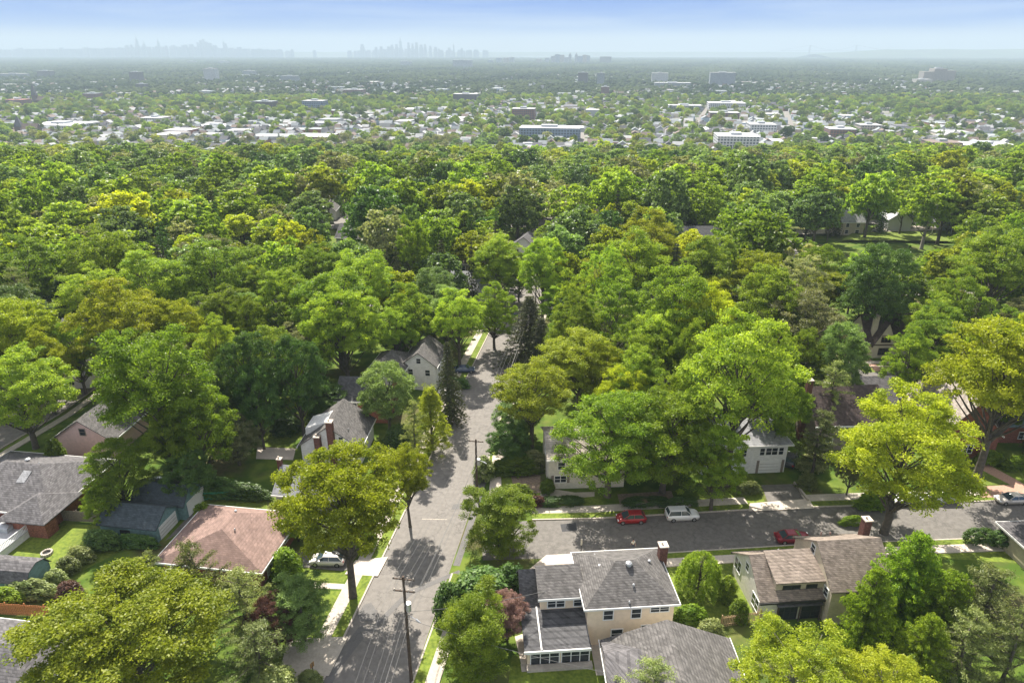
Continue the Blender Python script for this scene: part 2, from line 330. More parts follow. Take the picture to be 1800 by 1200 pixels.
# repairs and markings on the main road
strip('road_patch', [(-9.2,70),(-7.6,80),(-5.6,95),(-3.2,112)], 1.6, 2.5, PATCH, 0.008)
strip('road_patch', [(-16.5,58.3),(-13.6,63.3),(-12.4,65.0),(-6.6,68.6)], -.35, .35, PATCH, 0.016, step=3)
strip('road_patch', [(-21.5,44),(-19.2,54),(-17.0,59.5)], -0.6, 0.8, PATCH, 0.012)
def pxsheet(name, pp, m, z): return sheet(name, [at(*p, z) for p in pp], m, z)
pxsheet('road_patch', [(640,1062),(652,1058),(664,1075),(660,1090),(634,1092),(628,1080)], PATCH, 0.02)
pxsheet('road_patch', [(985,921),(1012,918),(1014,932),(988,934)], DARKP, 0.018)
pxsheet('road_patch', [(797,886),(812,884),(806,894),(793,895)], PATCH, 0.022)
o = pxsheet('stop_line', [(742,911),(786,912),(786,913),(741,912)], CONC, 0.014)
for px, py, lb in ((717,970,'pale round manhole cover, the nearer of the two on the main street'), (756,956,'pale round manhole cover, the farther of the two on the main street')):
    X, Y = at(px, py); mb = MB().cyl(0, 0, 0.0, 0.022, 0.42, 20); mb.cyl(0, 0, 0.022, 0.03, 0.3, 20); o = mb.build('manhole_cover', CONC, loc=(X, Y, 0.01)); tag(o, lb, 'manhole cover', 'manhole covers in the main street')
# drives, aprons and paths (z above the 0.125 pavement where they cross it)
def drive(pp, m, z=0.135, name='driveway'): return pxsheet(name, pp, m, z)
drive([(505,968),(607,972),(622,998),(600,1003),(505,993)], ASPH2, .03)
drive([(625,984),(682,978),(664,1012),(606,1008)], CONC2)
drive([(505,1122),(612,1118),(578,1187),(490,1190)], CONC, .14)
drive([(1338,852),(1394,850),(1416,877),(1350,883)], ASPH2, .03)
drive([(1318,884),(1422,876),(1432,893),(1316,898)], CONC2, .14)
drive([(960,975),(1012,972),(1010,992),(930,1000)], CONC2, .145)
drive([(905,1118),(928,1110),(938,1172),(918,1175)], CONC2, .02, 'garden_path')
drive([(1037,1128),(1062,1128),(1062,1186),(1048,1186)], CONC, .02, 'patio')
drive([(915,1166),(1036,1158),(1040,1172),(917,1180)], CONC, .028, 'patio')
drive([(505,1020),(608,1026),(606,1035),(505,1031)], CONC2, .03, 'garden_path')
drive([(1715,820),(1736,815),(1800,850),(1800,864)], PAVER, .02, 'garden_path')
drive([(1720,855),(1800,850),(1800,872),(1724,874)], PAVER, .142, 'garden_path')
drive([(950,862),(966,858),(1010,865),(1045,864),(1045,872),(990,877),(950,873)], CONC, .03, 'garden_path')
drive([(866,800),(880,800),(882,880),(858,880)], CONC2, .14, 'garden_path')
drive([(300,945),(345,915),(352,902),(338,900),(290,950)], ASPH2, .02)
drive([(100,690),(160,640),(175,650),(120,700)], CONC2, .02)
drive([(452,785),(520,788),(515,808),(450,806)], CONC2, .02, 'patio')
drive([(1505,620),(1518,620),(1552,652),(1538,652)], PAVER, .03, 'garden_path')
drive([(1560,918),(1690,900),(1700,930),(1570,945)], CONC, .0, 'garden_path') if 0 else None
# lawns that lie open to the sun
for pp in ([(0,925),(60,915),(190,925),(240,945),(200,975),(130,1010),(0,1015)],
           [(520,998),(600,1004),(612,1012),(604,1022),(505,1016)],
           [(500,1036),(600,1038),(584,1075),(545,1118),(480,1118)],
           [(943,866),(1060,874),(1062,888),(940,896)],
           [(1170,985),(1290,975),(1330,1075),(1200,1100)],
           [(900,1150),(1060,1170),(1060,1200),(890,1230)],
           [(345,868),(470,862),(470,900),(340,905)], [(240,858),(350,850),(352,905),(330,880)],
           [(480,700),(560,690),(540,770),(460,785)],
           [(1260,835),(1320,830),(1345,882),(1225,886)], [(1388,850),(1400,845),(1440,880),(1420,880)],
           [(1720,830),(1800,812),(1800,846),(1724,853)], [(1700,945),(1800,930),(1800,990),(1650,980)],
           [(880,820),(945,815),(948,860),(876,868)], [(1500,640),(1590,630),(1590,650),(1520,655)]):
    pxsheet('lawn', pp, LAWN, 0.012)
pxsheet('flower_bed', [(1085,868),(1180,862),(1186,880),(1090,888)], BARE, .02)
pxsheet('flower_bed', [(895,822),(950,835),(950,866),(905,866)], BARE, .018)

# ------------------------------------------------------------------ houses
HOUSES = []                                   # footprints (X, Y, half diagonal) that trees stay off
def window(par, u, z, w, h, wall, fm=None, mull=1, depth=0.0):
    """wall = (origin, dir, normal) in house space; u along the wall"""
    fm = fm or WHITE; O, D, N = wall
    def P(a, b, c): return (O[0] + D[0]*a + N[0]*c, O[1] + D[1]*a + N[1]*c, b)
    def slab(mb, a0, a1, b0, b1, c0, c1):
        q = [P(a, b, c) for c in (c0, c1) for a, b in ((a0,b0),(a1,b0),(a1,b1),(a0,b1))]
        mb.add(q, [(0,3,2,1),(4,5,6,7),(0,1,5,4),(1,2,6,5),(2,3,7,6),(3,0,4,7)])
    mb = MB(); slab(mb, u-w/2, u+w/2, z, z+h, -.05, .03); o = mb.build('window', GLASS, par)
    mb = MB(); t = 0.11
    slab(mb, u-w/2-t, u+w/2+t, z+h, z+h+t, -.02, .07); slab(mb, u-w/2-t, u+w/2+t, z-t, z, -.02, .09)
    slab(mb, u-w/2-t, u-w/2, z, z+h, -.02, .07); slab(mb, u+w/2, u+w/2+t, z, z+h, -.02, .07)
    for k in range(1, mull): slab(mb, u-w/2+w*k/mull-.05, u-w/2+w*k/mull+.05, z, z+h, 0, .06)
    slab(mb, u-w/2, u+w/2, z+h*.5-.025, z+h*.5+.025, .02, .05)
    mb.build('frame', fm, o); return o
def prism_roof(x0, x1, y0, y1, e, r, axis, ov=.35, t=.16, hip=0.0, off=.5):
    """closed roof solid: axis 'x' = ridge along x. hip = inset of the ridge ends, off = ridge place across"""
    X0, X1, Y0, Y1 = x0-ov, x1+ov, y0-ov, y1+ov
    if axis == 'x':
        ym = y0 + (y1-y0)*off; rp = [(X0+hip, ym, r), (X1-hip, ym, r)]
    else:
        xm = x0 + (x1-x0)*off; rp = [(xm, Y0+hip, r), (xm, Y1-hip, r)]
    v = [(X0,Y0,e),(X1,Y0,e),(X1,Y1,e),(X0,Y1,e)] + rp
    if axis == 'x': tf = [(0,1,5,4),(2,3,4,5),(1,2,5),(3,0,4)]
    else: tf = [(1,2,5,4),(3,0,4,5),(0,1,4),(2,3,5)]
    n = len(v); v += [(a, b, c - t) for a, b, c in v[:4]]
    f = tf + [(0,n,n+1,1),(1,n+1,n+2,2),(2,n+2,n+3,3),(3,n+3,n,0),(n,n+3,n+2,n+1)]
    return v, f
def gable_slabs(mb, x0, x1, y0, y1, e, r, axis, ov=.35, t=.14, off=.5):
    if axis == 'x':
        ym = y0+(y1-y0)*off; sl = (r-e)/(ym-y0); sr = (r-e)/(y1-ym); X0, X1 = x0-ov, x1+ov
        pr = [(y0-ov, e-sl*ov), (ym, r), (y1+ov, e-sr*ov)]; q = [(X, y, z+dz) for dz in (.03, .03+t) for X in (X0, X1) for y, z in pr]
    else:
        xm = x0+(x1-x0)*off; sl = (r-e)/(xm-x0); sr = (r-e)/(x1-xm); Y0, Y1 = y0-ov, y1+ov
        pr = [(x0-ov, e-sl*ov), (xm, r), (x1+ov, e-sr*ov)]; q = [(x, Y, z+dz) for dz in (.03, .03+t) for Y in (Y0, Y1) for x, z in pr]
    # indices: level(2) x end(2) x profile(3)
    f = []
    for L in (0, 6):
        f += [(L+0,L+1,L+4,L+3),(L+1,L+2,L+5,L+4)]
    f += [(0,1,7,6),(1,2,8,7),(3,4,10,9),(4,5,11,10),(0,3,9,6),(2,5,11,8)]
    mb.add(q, f)
def wall_body(mb, x0, x1, y0, y1, e, r=None, axis='x', off=.5):
    if r is None: mb.box(x0, x1, y0, y1, 0, e); return
    if axis == 'x':
        ym = y0+(y1-y0)*off; pr = [(y0,0),(y1,0),(y1,e),(ym,r),(y0,e)]; q = [(X,y,z) for X in (x0,x1) for y,z in pr]
    else:
        xm = x0+(x1-x0)*off; pr = [(x0,0),(x1,0),(x1,e),(xm,r),(x0,e)]; q = [(x,Y,z) for Y in (y0,y1) for x,z in pr]
    mb.add(q, [(0,1,2,3,4),(9,8,7,6,5)] + [(i,(i+1)%5,(i+1)%5+5,i+5) for i in range(5)])
def trim_edges(par, x0, x1, y0, y1, e, ov, m, w=.1, sides='fblr', dz=0):
    X0, X1, Y0, Y1 = x0-ov-.06, x1+ov+.06, y0-ov-.06, y1+ov+.06; z0, z1 = e-.22+dz, e+.02+dz
    if 'f' in sides: MB().box(X0, X1, Y0-w, Y0, z0, z1).build('gutter', m, par)
    if 'b' in sides: MB().box(X0, X1, Y1, Y1+w, z0, z1).build('gutter', m, par)
    if 'l' in sides: MB().box(X0-w, X0, Y0-w, Y1+w, z0, z1).build('gutter', m, par)
    if 'r' in sides: MB().box(X1, X1+w, Y0-w, Y1+w, z0, z1).build('gutter', m, par)
def chimney(roof, x, y, z0, z1, s=.75, m=BRICKD):
    mb = MB(); mb.box(x-s/2, x+s/2, y-s/2, y+s/2, z0, z1-.15); mb.box(x-s/2-.07, x+s/2+.07, y-s/2-.07, y+s/2+.07, z1-.15, z1, 1)
    mb.cyl(x-.12, y, z1, z1+.3, .12, 8, 1); return mb.build('chimney', [m, CONC2], roof)
def vents(roof, pts, m=STEEL):
    for x, y, z, r, h in pts:
        mb = MB(); mb.cyl(x, y, z, z+h*.6, r*.6, 10); mb.tube([(x,y,z+h*.55),(x,y,z+h*.8),(x,y,z+h)], [r, r*.85, r*.25], 12); mb.build('vent', m, roof, smooth=False)
WALLS = lambda x0, x1, y0, y1: dict(f=((x0,y0),(1,0),(0,-1)), r=((x1,y0),(0,1),(1,0)), l=((x0,y1),(0,-1),(-1,0)), b=((x1,y1),(-1,0),(0,1)))
def house(label, X, Y, W_, D_, e, r, rz, kind, wm, rm, wins=(), name='house', cat='house', ov=.4, hip=None, gut=WHITE, chim=(), vent=(), group=None, off=.5, doors=()):
    z = float(zt(X, Y)); t = thing(name, label, cat, (X, Y, z), rz, group)
    x0, x1, y0, y1 = -W_/2, W_/2, -D_/2, D_/2; HOUSES.append((X, Y, math.hypot(W_, D_)/2))
    mb = MB()
    if z < -.1: mb.box(x0+.01, x1-.01, y0+.01, y1-.01, -3, 0)
    if kind in ('gx', 'gy'):
        wall_body(mb, x0, x1, y0, y1, e, r, kind[1], off); mb.build('wall', wm, t)
        mr = MB(); gable_slabs(mr, x0, x1, y0, y1, e, r, kind[1], ov, .16, off); ro = mr.build('roof', rm, t)
        sl = (r-e)/((D_ if kind == 'gx' else W_)*min(off, 1-off)); dz = -ov*sl + .1
        if gut: trim_edges(ro, x0, x1, y0, y1, e, ov, gut, .08, 'fb' if kind == 'gx' else 'lr', dz)
    elif kind in ('hx', 'hy'):
        wall_body(mb, x0, x1, y0, y1, e); mb.build('wall', wm, t)
        hp = hip if hip is not None else min(W_, D_)/2 + ov
        v, f = prism_roof(x0, x1, y0, y1, e+.14, r, kind[1], ov, .14, hp, off); ro = MB().add(v, f).build('roof', rm, t)
        if gut: trim_edges(ro, x0, x1, y0, y1, e+.1, ov, gut, .08)
    else:
        wall_body(mb, x0, x1, y0, y1, e); mb.build('wall', wm, t)
        mr = MB().box(x0-.15, x1+.15, y0-.15, y1+.15, e, e+.35); ro = mr.build('roof', rm, t)
    ws = WALLS(x0, x1, y0, y1)
    for w in wins: window(t, w[1], w[2], w[3], w[4], ws[w[0]], mull=w[5] if len(w) > 5 else 1, fm=w[6] if len(w) > 6 else None)
    for side, u, w, h, m_ in doors:
        O, D, N = ws[side]; q = []
        for c in (-.02, .05):
            for a, b in ((u-w/2,0.02),(u+w/2,0.02),(u+w/2,h),(u-w/2,h)): q.append((O[0]+D[0]*a+N[0]*c, O[1]+D[1]*a+N[1]*c, b))
        md = MB().add(q, [(0,3,2,1),(4,5,6,7),(0,1,5,4),(1,2,6,5),(2,3,7,6),(3,0,4,7)])
        if w > 2:
            for k in range(1, 4):
                b = h*k/4; q = []
                for c in (.03, .062):
                    for a, bb in ((u-w/2+.1,b-.02),(u+w/2-.1,b-.02),(u+w/2-.1,b+.02),(u-w/2+.1,b+.02)): q.append((O[0]+D[0]*a+N[0]*c, O[1]+D[1]*a+N[1]*c, bb))
                md.add(q, [(0,3,2,1),(4,5,6,7),(0,1,5,4),(1,2,6,5),(2,3,7,6),(3,0,4,7)], 1)
        md.build('garage_door' if w > 2 else 'door', [m_, WTAUPE], t)
    for c in chim: chimney(ro, *c)
    if vent: vents(ro, vent)
    t['_r'] = 0; del t['_r']
    return t, ro

EX = {}
# A: stucco house in the foreground
A, ro = house('beige stucco two storey house with grey hipped roof in the foreground', 12.7, 61.3, 9.6, 8.2, 5.6, 8.1, R(4.5), 'hx', WBEIGE, RGREY,
  [('f',2.3,3.7,1.0,1.25),('f',5.4,3.7,1.0,1.25),('f',8.0,4.4,2.0,.65,2),('f',3.4,.9,1.2,1.25),('f',6.6,1.6,.9,.9),('l',6.2,3.6,.9,1.3),('l',3.2,3.6,.9,1.3)], hip=4.2,
  chim=[(5.25,2.6,0,7.9,.95)], vent=[(0.4,-.5,7.6,.42,.75),(.5,-2.6,6.7,.16,.4),(-2.6,.6,6.9,.25,.3),(3.2,.9,6.9,.2,.3),(-3.2,2.6,6.2,.2,.5),(-2.7,3.2,6.0,.14,.5),(-.3,-4.2,5.8,.13,.45)])
def wing(par):
    # local frame of A: origin at (12.7,61.3), rotated 4.5 degrees; the wing runs left from x=-4.8 to -11.6
    x0, x1 = -11.6, -4.8
    mb = MB(); mb.add([(X,y,z) for X in (x0,x1) for y,z in ((-6.4,0),(4.2,0),(4.2,3.2),(1.1,6.35),(-1.55,3.2),(-6.4,2.45))],
        [(0,1,2,3,4,5),(11,10,9,8,7,6)] + [(i,(i+1)%6,(i+1)%6+6,i+6) for i in range(6)]); w = mb.build('wing_wall', WBEIGE, par)
    mr = MB(); pr = [(4.55,2.9),(1.1,6.5),(-1.6,3.35),(-6.85,2.5)]
    q = [(X,y,z+d) for d in (0,.16) for X in (x0-.35,x1) for y,z in pr]
    f = []
    for L in (0,8): f += [(L+i,L+i+1,L+4+i+1,L+4+i) for i in range(3)]
    f += [(i,i+1,i+9,i+8) for i in range(3)] + [(4+i,5+i,13+i,12+i) for i in range(3)] + [(0,4,12,8),(3,7,15,11)]
    rr = mr.add(q, f).build('wing_roof', RDARK, par)
    # shed dormer over the front slope
    d0, d1 = -9.7, -4.8
    mb = MB(); mb.add([(X,y,z) for X in (d0,d1) for y,z in ((-1.9,3.0),(.9,6.0),(.9,6.3),(-1.9,5.15))], [(0,1,2,3),(7,6,5,4)] + [(i,(i+1)%4,(i+1)%4+4,i+4) for i in range(4)])
    dw = mb.build('dormer', WBEIGE, par)
    mr = MB(); q = [(X,y,z+d) for d in (.02,.18) for X in (d0-.3,d1) for y,z in ((1.35,6.68),(-2.25,5.2))]
    mr.add(q, [(0,1,3,2),(4,5,7,6),(0,1,5,4),(2,3,7,6),(0,2,6,4),(1,3,7,5)]).build('dormer_roof', RGREY, par)
    MB().box(d0-.34,d1,-2.36,-2.25,5.0,5.3).build('gutter', WHITE, rr)
    wl = ((d0,-1.9),(1,0),(0,-1)); window(par, 1.25, 3.75, .85, 1.05, wl); window(par, 2.25, 3.75, .85, 1.05, wl); window(par, 4.2, 3.75, .85, 1.1, wl)
    # sunroom glazing
    wl = ((x0,-6.4),(1,0),(0,-1)); window(par, 1.9, .35, 3.0, 1.85, wl, mull=3); window(par, 5.2, .35, 2.9, 1.85, wl, mull=3)
    MB().box(x0-.4,x1,-6.98,-6.85,2.35,2.68).build('gutter', WHITE, rr)
    q = [(X,y,z+d) for d in (0,.14) for X in (-10.2,-10.05) for y,z in ((-1.6,3.5),(-6.85,2.66))]
    MB().add(q, [(0,1,3,2),(4,5,7,6),(0,1,5,4),(2,3,7,6),(0,2,6,4),(1,3,7,5)]).build('roof_strip', WHITE, rr)
    MB().box(x0-.1,x1+.2,-7.2,-6.42,0,.35).build('step', CONC, par)
wing(A)
HOUSES.append((4.5, 60.5, 5))
# B: two stepped gabled blocks in the foreground right
B1, ro = house('tan split level house with brown shingle roofs, behind the cedar lattice fence', 32, 64.7, 7.4, 8.0, 3.1, 6.1, R(4.5), 'gx', WCREAM, RBROWN,
   [('l',1.2,1.5,1.7,1.6,2),('l',3.6,3.6,.8,1.0),('l',6.7,.8,1.7,1.6,2)], gut=BLACKM, ov=.3, vent=[(-.2,.5,5.9,.14,.6)])
def split(par):
    d0, d1 = -1.9, 3.75
    mb = MB(); mb.add([(X,y,z) for X in (d0,d1) for y,z in ((-3.3,2.6),(.2,5.7),(.2,6.0),(-3.3,5.0))], [(0,1,2,3),(7,6,5,4)] + [(i,(i+1)%4,(i+1)%4+4,i+4) for i in range(4)]); mb.build('dormer', WTAN, par)
    q = [(X,y,z+d) for d in (.02,.17) for X in (d0-.25,d1) for y,z in ((.35,6.32),(-3.7,4.95))]
    MB().add(q, [(0,1,3,2),(4,5,7,6),(0,1,5,4),(2,3,7,6),(0,2,6,4),(1,3,7,5)]).build('dormer_roof', RBROWN, par)
    wl = ((d0,-3.3),(1,0),(0,-1)); window(par, 1.9, 3.15, 1.9, 1.15, wl, BLACKM, 2); window(par, 4.3, 3.15, 1.1, 1.15, wl, BLACKM)
    q = [(X,y,z+d) for d in (0,.12) for X in (d0,3.6) for y,z in ((-3.3,2.75),(-4.5,2.3))]
    MB().add(q, [(0,1,3,2),(4,5,7,6),(0,1,5,4),(2,3,7,6),(0,2,6,4),(1,3,7,5)]).build('porch_roof', RDARK, par)
    window(par, 1.4, .1, 2.2, 1.95, ((-1.8,-4),(1,0),(0,-1)), BLACKM, 3); window(par, 4.3, .1, 2.2, 1.95, ((-1.8,-4),(1,0),(0,-1)), BLACKM, 2)  # dark panes added to give the covered patio its shade
    for u in (-1.7, .9, 3.4): MB().box(u-.07,u+.07,-4.45,-4.31,0,2.35).build('porch_post', WOODP, par)
    # taller right block
    x0, x1, y0, y1 = 3.75, 10.9, -5.2, 3.9
    mb = MB(); wall_body(mb, x0, x1, y0, y1, 5.1, 8.4, 'x', .47); mb.build('upper_wall', WTAN, par)
    mr = MB(); gable_slabs(mr, x0, x1, y0, y1, 5.1, 8.4, 'x', .3, .16, .47); r2 = mr.build('upper_roof', RBROWN, par)
    wl = ((x0,y0),(1,0),(0,-1)); window(par, 2.3, 3.2, 1.1, 1.3, wl, BLACKM); window(par, 5.2, 3.2, 1.1, 1.3, wl, BLACKM); window(par, 4, .8, 1.8, 1.3, wl, BLACKM, 2)
    wl = ((x0,y1),(0,-1),(-1,0)); window(par, 4.0, 6.3, .8, 1.0, wl); window(par, 8.0, 3.4, .8, 1.1, wl)
    chimney(r2, x1+.4, 2.2, 0, 8.9, .9); vents(r2, [(7.3,-1.7,7.3,.34,.6),(8.1,-4.4,5.7,.14,.4),(6.3,1.2,7.6,.12,.4),(5.3,1.4,7.4,.12,.5)], RMAUVE)
split(B1); HOUSES.append((40, 65, 6))
# C: gabled roof at the bottom edge
Cc, ro = house('low grey gable roof at the bottom edge, before the beige stucco house', 16.6, 45.8, 13.4, 18, 2.75, 5.4, R(1), 'gy', WWHITE, RGREY, [], ov=.3)
def cwedge(par, ro):
    q = [(-7.0,6.6,3.9),(-3.0,6.6,4.35),(-7.0,1.6,2.9),(-3.6,1.6,4.35),(-7.0,9.2,2.95)]
    MB().add(q, [(0,2,3,1),(0,1,4)]).build('side_roof', RCHAR, par)
cwedge(Cc, ro)
# D: mauve hip roof left of the street
D, ro = house('brick ranch house with mauve brown hipped roof and garage facing the main street', -36.6, 72, 13.0, 10.5, 2.7, 5.3, R(-8), 'hy', BRICK, RMAUVE,
  [('r',7.2,1.3,1.2,1.0),('r',9.3,1.3,1.0,1.0)], hip=4.2, doors=[('r',3.6,4.2,2.2,WHITE)], vent=[(1.5,-1.2,4.6,.12,.6),(-.2,2.2,5.0,.2,.35)], ov=.6)
# E: grey gable, chimneys, dormer
E, ro = house('white walled house with light grey gable roof and two brick chimneys', -28.6, 97.4, 9.4, 8.8, 3.6, 7.0, R(-3), 'gy', WWHITE, RGREY,
  [('f',2.9,4.2,.7,1.0),('f',6.6,4.2,.7,1.0),('f',2.0,1.0,1.2,1.2)], chim=[(.5,-4.85,0,8.3,.95),(-1.7,-4.9,0,5.6,.9)], vent=[(2.6,-2.5,5.2,.12,.5)])
MB().add([(X,y,z) for y in (-2.2,1.8) for X,z in ((-4.5,4.0),(-4.5,5.3),(-1.0,6.45),(-1.0,6.2))], [(0,1,2,3),(7,6,5,4),(0,4,5,1),(1,5,6,2),(2,6,7,3),(3,7,4,0)]).build('dormer', WWHITE, E)
# F, G, H beyond E
F_, _ = house('brick house with dark slate roof half hidden behind the round pale green tree', -26.2, 110.5, 9, 8, 4.6, 7.0, R(-3), 'gx', BRICK, RDARK, [('f',3,2.6,1,1.3),('f',6.2,2.6,1,1.3)])
H_, _ = house('grey roofed house with blue grey dormer walls, directly left of the white gabled house', -23.4, 121.5, 6.4, 8, 5.0, 7.6, R(-8), 'hx', WGREY, RGREY, [('f',2,3,1,1.2),('f',4.4,3,1,1.2)])
G_, _ = house('white clapboard two storey house with grey gable roof beside dark spruce on the main street', -17.4, 123.5, 6.6, 8.5, 5.4, 7.9, R(-8), 'gy', WWHITE, RGREY,
  [('f',3.3,5.7,.8,1.0),('f',1.6,3.2,.9,1.2),('f',5.0,3.2,.9,1.2),('r',2.5,3.2,1,1.2),('r',6,3.2,1,1.2)])
# I: cream house at the corner
I_, ro = house('cream sided two storey corner house half hidden by the big green tree, left wall sunlit', 11.0, 91.2, 11.5, 9.0, 5.4, 7.2, R(3), 'gx', WCREAM, RTAN,
  [('f',1.8,1.2,1.7,1.1,2),('f',1.9,3.5,1.0,1.2),('l',4,3.3,1.2,1.2)], ov=.35)
ws = ((-5.75,-4.5),(1,0),(0,-1))
for u in (.62, 2.98):
    MB().box(-5.75+u-.2, -5.75+u+.2, -4.58, -4.5, 1.1, 2.4).build('shutter', WTAUPE, I_)
# J: white house with garage
J, ro = house('white sided raised ranch house with pale grey hipped roof and white garage door', 35.8, 94.8, 13.4, 8.6, 5.2, 7.3, R(4), 'hx', WWHITE, RLIGHT,
  [('f',10.9,3.3,1.8,1.2,2),('f',9.4,3.3,.7,1.2),('f',12.4,3.3,.7,1.2),('f',3.5,3.2,1.2,1.2),('f',6.3,3.2,1.2,1.2)], doors=[('f',10.8,3.2,2.2,WHITE)], ov=.5, vent=[(3,-1,6.6,.12,.4)])
for u in (1.95, 5.95): MB().box(-6.7+10.8-1.6+u-2.35, -6.7+10.8-1.6+u-1.95, -4.37, -4.3, .05, 2.3).build('shutter', WTAUPE, J)
# K, L, M, N
K, ro = house('taupe house with tall brick chimney, right of the white raised ranch', 55.5, 103, 12, 11, 5.0, 9.0, R(3), 'gx', WTAUPE, RCHOC, [('l',3,1.2,1.1,1.2),('f',2.5,1,1.1,1.2)], chim=[(-6.4,-1.5,0,11.2,.9)])
L_, ro = house('long low house with grey roof and one tiny roof dormer, near the back street', 70, 112.5, 17, 11, 3.0, 6.2, R(2), 'gx', WTAUPE, RCHAR, [])
MB().add([(-1.0,-3.2,4.6),(1.0,-3.2,4.6),(0,-3.2,5.5),(0,-.9,5.7)], [(0,1,2),(0,2,3),(1,3,2)]).build('dormer', RGREY, L_)
M1, ro = house('red brick tudor house with weathered pale roof and blue green slate wing', 74, 101.5, 9, 13, 4.6, 10.2, R(-28), 'gy', BRICK, RTAN, [('f',4.5,1.0,1.5,1.4,2),('f',4.5,4.2,1.2,1.2)], ov=.3)
mb = MB(); wall_body(mb, 4.2, 16, -1.5, 7, 3.4, 7.6, 'x'); mb.build('wing_wall', BRICK, M1)
mr = MB(); gable_slabs(mr, 4.6, 16, -1.5, 7, 3.4, 7.6, 'x', .3); mr.build('wing_roof', RSLATE, M1); window(M1, 8, .9, 1.6, 1.2, ((4.2,-1.5),(1,0),(0,-1)), mull=2)
M1.rotation_euler = (0, 0, R(-2))
N_, ro = house('cream tudor cottage with pointed gable, dark timbers and white chimney beyond the back street', 83.5, 140, 14, 8, 3.4, 8.0, R(2), 'gx', OFFW, RCHOC, [], ov=.3)
mb = MB(); wall_body(mb, -6.2, -1.2, -5.4, 0, 3.0, 8.0, 'y'); mb.build('gable_wall', OFFW, N_)
mr = MB(); gable_slabs(mr, -6.2, -1.2, -5.4, 0, 3.0, 8.0, 'y', .25); mr.build('gable_roof', RCHOC, N_)
MB().box(-6.2,-1.2,-5.47,-5.4,2.9,3.15).box(-4.8,-2.6,-5.46,-5.4,5.1,5.25).build('timber', WOODP, N_)
wl = ((-6.2,-5.4),(1,0),(0,-1)); window(N_, 2.5, 3.7, 1.9, 1.1, wl, WOODP, 3); window(N_, 2.5, .8, 2.2, 1.4, wl, WOODP, 3); chimney(N_, -5.3, -3.0, 0, 8.9, .9, OFFW)
N_.children[-1].name = 'chimney'
# O, P left edge
O_, ro = house('brick ranch house with broad dark grey hipped roof and skylight at the left edge', -71.2, 84.4, 17, 12.5, 2.75, 6.0, R(-8), 'hx', BRICK, RCHAR,
  [('f',6.6,.9,2.2,1.1,2),('f',11.2,.6,1.7,1.5,2),('f',13.8,.6,1.7,1.5,2)], hip=6.5, vent=[(-.2,1.2,5.6,.4,.4),(2.2,0.6,5.4,.14,.5)], ov=.7)
MB().add([(1.2,-2.9,4.75),(2.5,-2.9,4.75),(2.5,-1.2,5.6),(1.2,-1.2,5.6),(1.2,-2.9,4.55),(2.5,-2.9,4.55),(2.5,-1.2,5.4),(1.2,-1.2,5.4)], [(0,1,2,3),(4,7,6,5),(0,4,5,1),(1,5,6,2),(2,6,7,3),(3,7,4,0)]).build('skylight', RLIGHT, ro)
mb = MB(); v, f = prism_roof(3.5, 9.5, -8.3, -2, 2.85, 4.7, 'y', .6, .14, 3.6); mb.add(v, f); mb.build('front_roof', RCHAR, O_)
MB().box(3.6, 9.4, -8.2, -6.2, 0, 2.7).build('front_wall', BRICK, O_)
P_, ro = house('pink sided gabled house with grey roof behind the brick ranch at the left edge', -69, 100.5, 9.5, 10, 3.4, 6.6, R(-4), 'gy', WPINK, RGREY, [('f',4.9,4.0,.9,1.1,1,WTAUPE)])
# Q garages
Q_, ro = house('teal double garage with dark blue roof and white doors, left of the mauve roofed house', -51.4, 77.2, 8.2, 5.0, 2.3, 3.9, R(-8), 'gx', WTEAL, RTEAL, [('f',3.6,1.0,1.2,.5,1,BLACKM)], name='garage', cat='garage', doors=[('r',2.5,3.8,2.0,WHITE)], ov=.3, gut=None)
mb = MB(); wall_body(mb, -2.6, 5.0, 2.5, 8.2, 2.6, 4.6, 'x', .3); mb.build('rear_wall', WTEAL, Q_)
mr = MB(); gable_slabs(mr, -2.6, 5.0, 2.5, 8.2, 2.6, 4.6, 'x', .3, .15, .3); mr.build('rear_roof', RTEAL, Q_)
MB().box(5.0,5.06,3.3,7.5,.02,2.3).build('garage_door', WHITE, Q_)
S_, ro = house('small grey blue house with thin brick chimney behind the tall street tree', -29.3, 84.3, 8.5, 6.5, 2.8, 5.2, R(-8), 'gx', WGREY, RLIGHT, [('f',2.5,1,1,1.1)], chim=[(-4.7,0,0,6.4,.6)])
U_, ro = house('grey and pale shingled roof half under the yellow green tree at the lower left edge', -52.5, 52.5, 12, 9, 2.6, 5.0, R(-8), 'hx', WGREY, RCHAR, [])
T_, ro = house('dark grey roofed house with white capped brick chimney at the right edge', 71.5, 69, 12, 11, 3.0, 6.0, R(3), 'hx', WTAN, RCHAR, [], chim=[(-4.3,2.8,0,7.6,.9)])
# shed, gambrel
sx_, sy_ = at(42, 1040, 0); t = thing('garden_shed', 'small teal garden shed with grey gambrel roof on the lawn at the left edge', 'shed', (sx_-1.6, sy_+1.6, 0), R(-6))
pr = [(-1.9,0),(1.9,0),(1.9,1.9),(1.2,2.9),(0,3.3),(-1.2,2.9),(-1.9,1.9)]
MB().add([(X,y,z) for X in (-3.3,3.0) for y,z in pr], [tuple(range(7)), tuple(range(13,6,-1))] + [(i,(i+1)%7,(i+1)%7+7,i+7) for i in range(7)]).build('wall', WTEAL, t)
pr = [(-2.1,1.75),(-1.3,2.95),(0,3.4),(1.3,2.95),(2.1,1.75)]; q = [(X,y,z+d) for d in (0,.1) for X in (-3.5,3.2) for y,z in pr]
f = []
for L in (0,10): f += [(L+i,L+i+1,L+6+i,L+5+i) for i in range(4)]
f += [(i,i+1,i+11,i+10) for i in range(4)] + [(5+i,6+i,16+i,15+i) for i in range(4)] + [(0,5,15,10),(4,9,19,14)]
